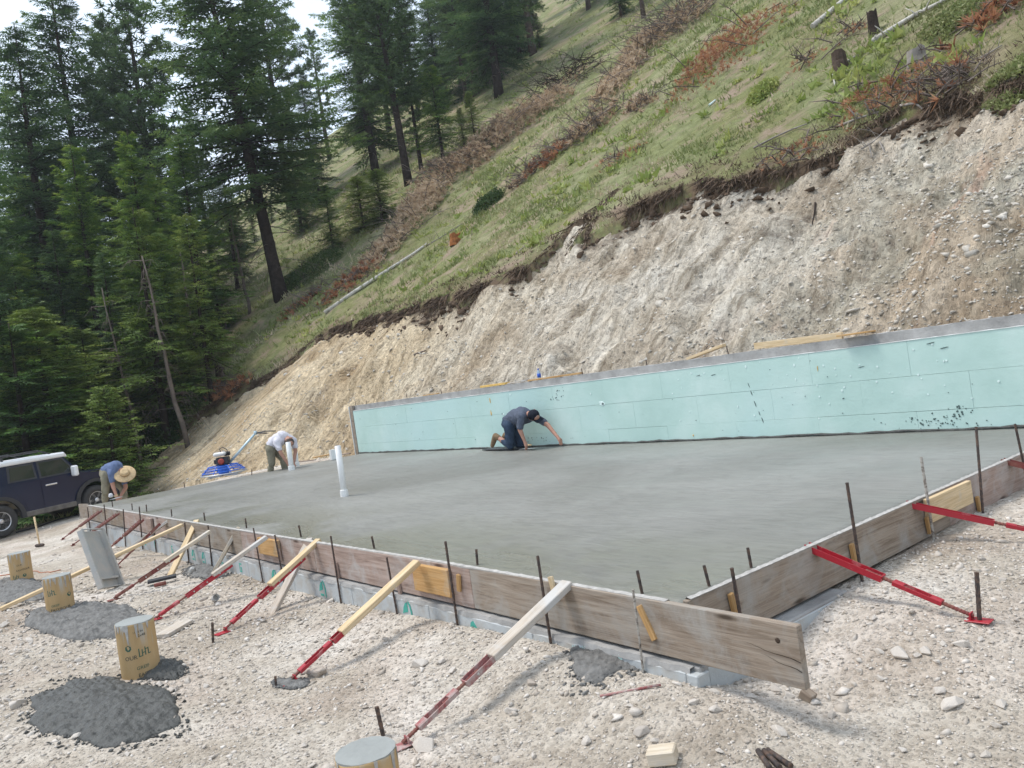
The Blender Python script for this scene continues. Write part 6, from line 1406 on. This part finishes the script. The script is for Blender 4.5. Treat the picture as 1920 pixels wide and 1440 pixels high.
for cx in (0, wb_):
    a_out = [(cx+.60*math.cos(t_), .42+.58*math.sin(t_)) for t_ in np.linspace(math.pi*1.03, -.03*math.pi, 13)]; a_in = [(cx+.49*math.cos(t_), .42+.49*math.sin(t_)) for t_ in np.linspace(-.03*math.pi, math.pi*1.03, 13)]; po = a_out+a_in
    mb = MB(); k = 13
    for i in range(k-1):
        q = [a_out[i], a_out[i+1], a_in[k-2-i], a_in[k-1-i]]; mb.add([(x_, -.045, z_) for x_, z_ in q]+[(x_, .06, z_) for x_, z_ in q], [(0, 1, 2, 3), (7, 6, 5, 4), (0, 4, 5, 1), (2, 6, 7, 3), (1, 5, 6, 2), (3, 7, 4, 0)])
    cp_(mb, 'fender_flare', 'black_plastic')
    for yy_, sd_ in ((.11, 1), (W_-.11, -1)):
        wm = Matrix.Translation((cx, yy_, .40)) @ Matrix.Rotation(math.pi/2*sd_, 4, 'X'); wh = bpy.data.objects.new('wheel', MB().lathe([(.10, -.12), (.10, .10)], 12, wm).mesh('wheel')); COL.objects.link(wh); wh.data.materials.append(M['black_plastic']); wh.parent = car; WM[wh.name] = WM[car.name].copy()
        MB().lathe([(.23, -.12), (.36, -.125), (.395, -.09), (.40, 0), (.395, .09), (.36, .125), (.235, .13), (.225, .10)], 30, wm).put('tyre', 'tyre', wh, local=I4)
        rim = MB().lathe([(.05, .03), (.235, .03), (.235, .12), (.215, .115), (.21, .05)], 26, wm)
        for s6 in range(6):
            am = wm @ Matrix.Rotation(s6*math.pi/3, 4, 'Z'); rim.box((.03, -.038, .05), (.215, .038, .10), am, .008)
        rim.lathe([(.065, .05), (.06, .105), (.03, .11)], 12, wm); rim.put('rim', 'alloy', wh, local=I4)
cp_(MB().box((wb_+.72, .05, .42), (wb_+.95, W_-.05, .70), ch=.04), 'front_bumper', 'black_plastic')
cp_(MB().box((-1.14, .08, .45), (-.96, W_-.08, .68), ch=.04), 'rear_bumper', 'black_plastic')
cp_(MB().box((wb_+.795, .30, .74), (wb_+.83, W_-.30, 1.0), ch=.02), 'grille', 'black_plastic')
for yy_ in (.42, W_-.42): cp_(MB().lathe([(.10, 0), (.10, .03), (.06, .045)], 16, Matrix.Translation((wb_+.82, yy_, .87)) @ Matrix.Rotation(math.pi/2, 4, 'Y')), 'headlight', 'chrome')
cp_(MB().box((wb_-.45, .30, 1.175), (wb_+.5, W_-.30, 1.20), ch=.02), 'bonnet_bulge', 'navy_paint')
mi = cp_(MB().box((wb_-.62, -.22, 1.16), (wb_-.50, -.02, 1.44), ch=.03), 'wing_mirror', 'roof_white')
MB().box((wb_-.60, -.04, 1.25), (wb_-.54, .06, 1.30), ch=.01).put('mirror_arm', 'black_plastic', mi, local=I4)
for s_ in (.20, W_-.20): cp_(MB().tube([(-.95, s_, 1.84), (-.80, s_, 1.95), (wb_-1.25, s_, 1.97), (wb_-.95, s_, 1.84)], .022, 8), 'roof_rack_rail', 'black_plastic')
for x_ in np.linspace(-.75, wb_-1.25, 6): cp_(MB().tube([(x_, .2, 1.94), (x_, W_-.2, 1.94)], .015, 6), 'roof_rack_bar', 'black_plastic')
for x_ in (-.5, .3): cp_(MB().box((x_, .18, 1.83), (x_+.05, .22, 1.95)), 'rack_foot', 'black_plastic')
cp_(MB().box((-.995, -.005, .80), (-.93, .10, 1.10), ch=.01), 'tail_light', 'engine_red')

# ================================================================== PEOPLE
def skin(name, pts, edges, mat, root, sub=2, rootv=0, vox=None):
    """tapered capsules between the joints melted into one continuous surface"""
    vox = vox or (.0115 if name == 'body' else .017); bm = bmesh.new()
    for c_, r_ in pts: bmesh.ops.create_icosphere(bm, subdivisions=2, radius=r_, matrix=Matrix.Translation(c_))
    for a_, b_ in edges:
        (p0, r0), (p1, r1) = pts[a_], pts[b_]; d_ = p1-p0; L_ = d_.length
        if L_ < 1e-4: continue
        bmesh.ops.create_cone(bm, cap_ends=True, segments=14, radius1=r0*.99, radius2=r1*.99, depth=L_, matrix=Matrix.Translation((p0+p1)/2) @ d_.to_track_quat('Z', 'Y').to_matrix().to_4x4())
    me = bpy.data.meshes.new(name); bm.to_mesh(me); bm.free(); o = bpy.data.objects.new(name, me); COL.objects.link(o)
    m_ = o.modifiers.new('r', 'REMESH'); m_.mode = 'VOXEL'; m_.voxel_size = vox; m_.use_smooth_shade = True
    s2 = o.modifiers.new('s', 'SMOOTH'); s2.factor = .5; s2.iterations = 3 if name == 'body' else 6
    dg = bpy.context.evaluated_depsgraph_get(); dg.update(); m2 = bpy.data.meshes.new_from_object(o.evaluated_get(dg)); bpy.data.objects.remove(o)
    m2.materials.clear()
    if name in ('shirt', 'trousers'):                       # cloth folds
        n_ = len(m2.vertices); co = np.zeros(n_*3, np.float32); m2.vertices.foreach_get('co', co); co = co.reshape(-1, 3); nr_ = np.zeros(n_*3, np.float32); m2.vertex_normals.foreach_get('vector', nr_); nr_ = nr_.reshape(-1, 3)
        f_ = fbm(co[:, 0]*7+co[:, 2]*5, co[:, 1]*7-co[:, 2]*6, 3, 7)*.022; co += nr_*f_[:, None]; m2.vertices.foreach_set('co', co.ravel()); m2.update()
    return link(name, m2, mat, root)
def chain(*ps): return list(ps), [(i, i+1) for i in range(len(ps)-1)]
def person(J, label, looks, D, XP=None):
    """J: joints -> (px, py, extra depth); all joints are lifted to the figure's own depth in the scene"""
    W = {k: (PX(v[0], v[1], XP+v[2]) if XP else PD(v[0], v[1], D+v[2])) for k, v in J.items()}; base = W['pelvis'].copy(); base.z = min(v.z for v in W.values())-.05
    root = thing('person', base, label, 'person')
    sk = looks['skin']; names = ['pelvis', 'belly', 'chest', 'neck', 'head', 'crown_', 'sh_n', 'el_n', 'wr_n', 'sh_f', 'el_f', 'wr_f', 'hip_n', 'kn_n', 'an_n', 'hip_f', 'kn_f', 'an_f']
    W['crown_'] = W['head']+(W['head']-W['neck']).normalized()*.09
    rad = dict(pelvis=.13, belly=.12, chest=.135, neck=.055, head=.088, crown_=.078, sh_n=.055, el_n=.043, wr_n=.028, sh_f=.055, el_f=.043, wr_f=.028, hip_n=.085, kn_n=.058, an_n=.040, hip_f=.085, kn_f=.058, an_f=.040)
    E_ = [('pelvis', 'belly'), ('belly', 'chest'), ('chest', 'neck'), ('neck', 'head'), ('head', 'crown_'), ('chest', 'sh_n'), ('sh_n', 'el_n'), ('el_n', 'wr_n'), ('chest', 'sh_f'), ('sh_f', 'el_f'), ('el_f', 'wr_f'), ('pelvis', 'hip_n'), ('hip_n', 'kn_n'), ('kn_n', 'an_n'), ('pelvis', 'hip_f'), ('hip_f', 'kn_f'), ('kn_f', 'an_f')]
    pts = [(W[n_], rad[n_]) for n_ in names]; ed = [(names.index(a_), names.index(b_)) for a_, b_ in E_]
    # palms and five fingers per hand belong to the same body surface
    for s_ in ('n', 'f'):
        w_ = W['wr_'+s_]; d_ = (w_-W['el_'+s_]).normalized(); d_ = (d_+Vector((0, 0, -.25))).normalized(); sd_ = d_.cross(Vector((0, 0, 1))).normalized(); nn = sd_.cross(d_); pi_ = len(pts); pts.append((w_+d_*.055, .032)); ed.append((names.index('wr_'+s_), pi_)); W['hand_'+s_] = w_+d_*.07
        for k, (o_, L_) in enumerate(((-.030, .062), (-.010, .074), (.010, .070), (.029, .055))):
            a_ = len(pts); b0_ = w_+d_*.085+sd_*o_; pts += [(b0_, .0115), (b0_+d_*L_*.5-nn*.012, .010), (b0_+d_*L_*.85-nn*.034, .0085)]; ed += [(pi_, a_), (a_, a_+1), (a_+1, a_+2)]
        a_ = len(pts); pts += [(w_+d_*.03-sd_*.040, .013), (w_+d_*.070-sd_*.058-nn*.012, .010)]; ed += [(pi_, a_), (a_, a_+1)]
    skin('body', pts, ed, sk, root, 2, 0)
    face = (W['head']-W['neck']).cross(Vector(looks['side'])).normalized() if 'side' in looks else Vector((0, 0, -1))
    # face: nose, eyes, ears
    hc = (W['head']+W['crown_'])/2; up_ = (W['crown_']-W['neck']).normalized(); fd = (face-up_*face.dot(up_)).normalized(); rt_ = up_.cross(fd)
    MB().tube([hc+fd*.085+up_*.01, hc+fd*.108-up_*.025, hc+fd*.085-up_*.035], [.008, .014, .008], 6).put('nose', sk, root)
    for s_ in (-1, 1):
        MB().lathe([(.004, -.012), (.012, -.005), (.012, .005), (.004, .012)], 8, Matrix.Translation(hc+fd*.082+rt_*s_*.032+up_*.008)).put('eye', 'hair', root)
        MB().lathe([(.006, -.028), (.016, -.01), (.016, .012), (.006, .028)], 8, Matrix.Translation(hc+rt_*s_*.088)).put('ear', sk, root)
    MB().tube([hc+fd*.086-up_*.055-rt_*.02, hc+fd*.090-up_*.057, hc+fd*.086-up_*.055+rt_*.02], .005, 5).put('mouth', 'skin_pale', root)
    # shirt: torso and sleeves
    ch2 = W['chest'].lerp(W['neck'], .62); sp_ = [(W['pelvis'].lerp(W['belly'], .35), .152), (W['belly'], .150), (W['chest'], .168), (ch2, .085), (W['sh_n'], .078), (W['sh_n'].lerp(W['el_n'], looks.get('sl', .72)), .066), (W['sh_f'], .078), (W['sh_f'].lerp(W['el_f'], looks.get('sl', .72)), .066)]
    skin('shirt', sp_, [(0, 1), (1, 2), (2, 3), (2, 4), (4, 5), (2, 6), (6, 7)], looks['shirt'], root, 2, 0)
    tn, tf = looks.get('tn', .94), looks.get('tf', .94)
    sp_ = [(W['pelvis'], .150), (W['hip_n'], .105), (W['kn_n'], .078), (W['kn_n'].lerp(W['an_n'], tn), .062), (W['hip_f'], .105), (W['kn_f'], .078), (W['kn_f'].lerp(W['an_f'], tf), .062)]
    skin('trousers', sp_, [(0, 1), (1, 2), (2, 3), (0, 4), (4, 5), (5, 6)], looks['pants'], root, 2, 0)
    for s_ in ('n', 'f'):
        a_ = W['an_'+s_]; toe = W['toe_'+s_]; hl = a_+(a_-toe).normalized()*.03; leg = (W['kn_'+s_]-a_).normalized()
        skin('boot', [(a_+leg*.10, .056), (a_, .056), (a_.lerp(toe, .5), .052), (toe, .042)], [(0, 1), (1, 2), (2, 3)], 'boot_tan', root, 2, 1)
    return root, W, hc, up_, fd, rt_
def Rf(z_, x_): z_ = z_.normalized(); y_ = z_.cross(x_).normalized(); return Matrix((y_.cross(z_), y_, z_)).transposed().to_4x4()
# kneeling man by the wall: his right side is towards us, he looks towards -Y
DA = depth_of(P(955, 842, 0))
JA = dict(pelvis=(955, 792, .05), belly=(964, 784, .05), chest=(980, 779, .05), neck=(993, 777, .05), head=(998, 779, .04), hip_n=(955, 798, -.06), kn_n=(957, 836, -.08), an_n=(929, 817, -.10), toe_n=(923, 836, -.12), hip_f=(960, 797, .14), kn_f=(976, 834, .14), an_f=(948, 815, .16), toe_f=(941, 828, .16),
          sh_n=(977, 782, -.13), el_n=(975, 806, -.18), wr_n=(984, 828, -.16), sh_f=(1003, 781, .18), el_f=(1027, 797, .20), wr_f=(1046, 820, .18))
ra, W, hc, up_, fd, rt_ = person(JA, 'man kneeling against the green wall in a dark grey shirt, black cap and jeans', dict(skin='skin', shirt='shirt_gray', pants='jeans', side=(.1, .1, 0), tn=.42, tf=.6, sl=.75), DA, 8.60)
hm = Matrix.Translation(hc+Vector((0, 0, .015))-FWD*.015) @ Rf((up_*.3+Vector((0, 0, .9))-FWD*.35), Vector((0, -1, 0)))
cap = MB().lathe([(.103, -.03), (.106, .0), (.100, .035), (.078, .068), (.04, .088), (.006, .094)], 18, hm).put('cap', 'cap_black', ra)
MB().prism([(-.09, -.028), (.09, -.028), (.07, -.022), (-.07, -.022)], .08, .17, hm @ Matrix.Rotation(-math.pi/2, 4, 'Z')).put('cap_brim', 'cap_black', cap)
MB().lathe([(.018, 0), (.018, .004)], 10, hm @ Matrix.Translation((.092, -.02, .03)) @ Matrix.Rotation(1.3, 4, 'Y')).put('cap_badge', 'glove_white', cap)
a = P(915, 841.5, .012); b = P(986, 839.5, .012)
tag(board('kneeling_board', a, b, .28, .018, 'black_plastic'), 'thin dark kneeling board under the man at the wall', 'board')
def trowel(px, py, ang, label, L_=.36):
    c = P(px, py, .012); root = thing('hand_trowel', c, label, 'trowel', rz=ang); MB().box((-L_/2, -.055, -.001), (L_/2, .055, .002)).put('blade', 'steel_pan', root, local=I4)
    MB().tube([(-.05, 0, 0), (-.045, 0, .045), (.075, 0, .06)], .008, 6).put('tang', 'steel_pan', root, local=I4); MB().tube([(-.045, 0, .06), (.08, 0, .06)], .015, 8).put('handle', 'new_lumber', root, local=I4)
trowel(991, 841, -1.45, 'steel hand trowel under the right hand of the kneeling man'); trowel(1049, 831, -1.2, 'steel hand trowel at the outstretched hand of the kneeling man', .28)
# bent man in the white shirt
DB = depth_of(P(520, 883, 0))+.35
JB = dict(pelvis=(509, 838, .05), belly=(516, 828, .03), chest=(529, 821, 0), neck=(538, 821, -.06), head=(541, 826, -.12), hip_n=(507, 843, -.06), kn_n=(510, 866, -.06), an_n=(505, 893, -.02), toe_n=(513, 897, -.10), hip_f=(514, 842, .14), kn_f=(531, 861, .15), an_f=(536, 891, .12), toe_f=(546, 893, .05),
          sh_n=(519, 829, -.16), el_n=(527, 850, -.22), wr_n=(540, 870, -.22), sh_f=(551, 826, .12), el_f=(554, 846, .10), wr_f=(551, 869, -.02))
rb, W, hc, up_, fd, rt_ = person(JB, 'man bending low over the slab edge in a white shirt behind a white pipe', dict(skin='skin', shirt='shirt_white', pants='khaki', side=(.1, .1, 0), sl=.6), DB)
MB().lathe([(.100, -.055), (.104, -.02), (.098, .03), (.07, .065), (.01, .085)], 16, Matrix.Translation(hc) @ Rf(up_*.4+Vector((0, 0, .9)), Vector((0, -1, 0)))).put('hair', 'hair', rb)
# bent man in the straw hat
DC = depth_of(P(200, 942, -.1))+.55
JC = dict(pelvis=(199, 886, .05), belly=(205, 880, .03), chest=(216, 878, 0), neck=(227, 881, -.04), head=(232, 887, -.06), hip_n=(198, 891, -.08), kn_n=(198, 922, -.08), an_n=(196, 950, 0), toe_n=(203, 955, -.10), hip_f=(206, 890, .14), kn_f=(231, 917, .15), an_f=(233, 948, .18), toe_f=(241, 950, .1),
          sh_n=(208, 888, -.16), el_n=(212, 912, -.20), wr_n=(218, 929, -.26), sh_f=(231, 892, .14), el_f=(236, 914, .06), wr_f=(226, 930, -.12))
rc, W, hc, up_, fd, rt_ = person(JC, 'man bending at the far slab corner in a blue shirt and wide straw hat', dict(skin='skin', shirt='shirt_blue', pants='khaki', side=(.1, .1, 0), sl=.6), DC)
hz = (Vector((.30, -.15, .62))-FWD*.75).normalized(); hm = Matrix.Translation(hc+hz*.02) @ Rf(hz, Vector((0, -1, 0)))
hat = MB().lathe([(.225, .0), (.215, .012), (.15, .018), (.102, .025), (.098, .06), (.088, .10), (.06, .115), (.02, .10)], 26, hm).put('straw_hat', 'straw', rc)
MB().lathe([(.104, .028), (.103, .055)], 26, hm).put('hat_band', 'straw_band', hat)
tr_p = W['hand_n'].copy(); c = P(218, 934, .01); root = thing('hand_trowel', c, 'hand trowel under the hand of the man in the straw hat', 'trowel', rz=.9)
MB().box((-.17, -.055, -.001), (.17, .055, .002)).put('blade', 'steel_pan', root, local=I4); MB().tube([(-.06, 0, .05), (.07, 0, .05)], .015, 8).put('handle', 'new_lumber', root, local=I4)
c = P(208, 931, .0); tag(MB().lathe([(.03, 0), (.045, .01), (.05, .03), (.035, .08), (.012, .09)], 7, Matrix.Translation(c-Vector((0, 0, .02)))).put('white_rag', 'glove_white'), 'crumpled white rag by the hands of the man in the straw hat', 'rag')

# ================================================================== AIR
hb = MB().box((-424, -424, -31.5), (424, 424, 170)).mesh('haze')
hm_ = bpy.data.materials.new('haze_air'); hm_.use_nodes = True; nt = hm_.node_tree; nt.nodes.remove(nt.nodes['Principled BSDF'])
pv = nt.nodes.new('ShaderNodeVolumePrincipled'); pv.inputs['Color'].default_value = (.86, .92, 1., 1); pv.inputs['Density'].default_value = .0006; pv.inputs['Anisotropy'].default_value = .2
nt.links.new(pv.outputs['Volume'], nt.nodes['Material Output'].inputs['Volume'])
tag(link('haze', hb, hm_), kind='stuff')
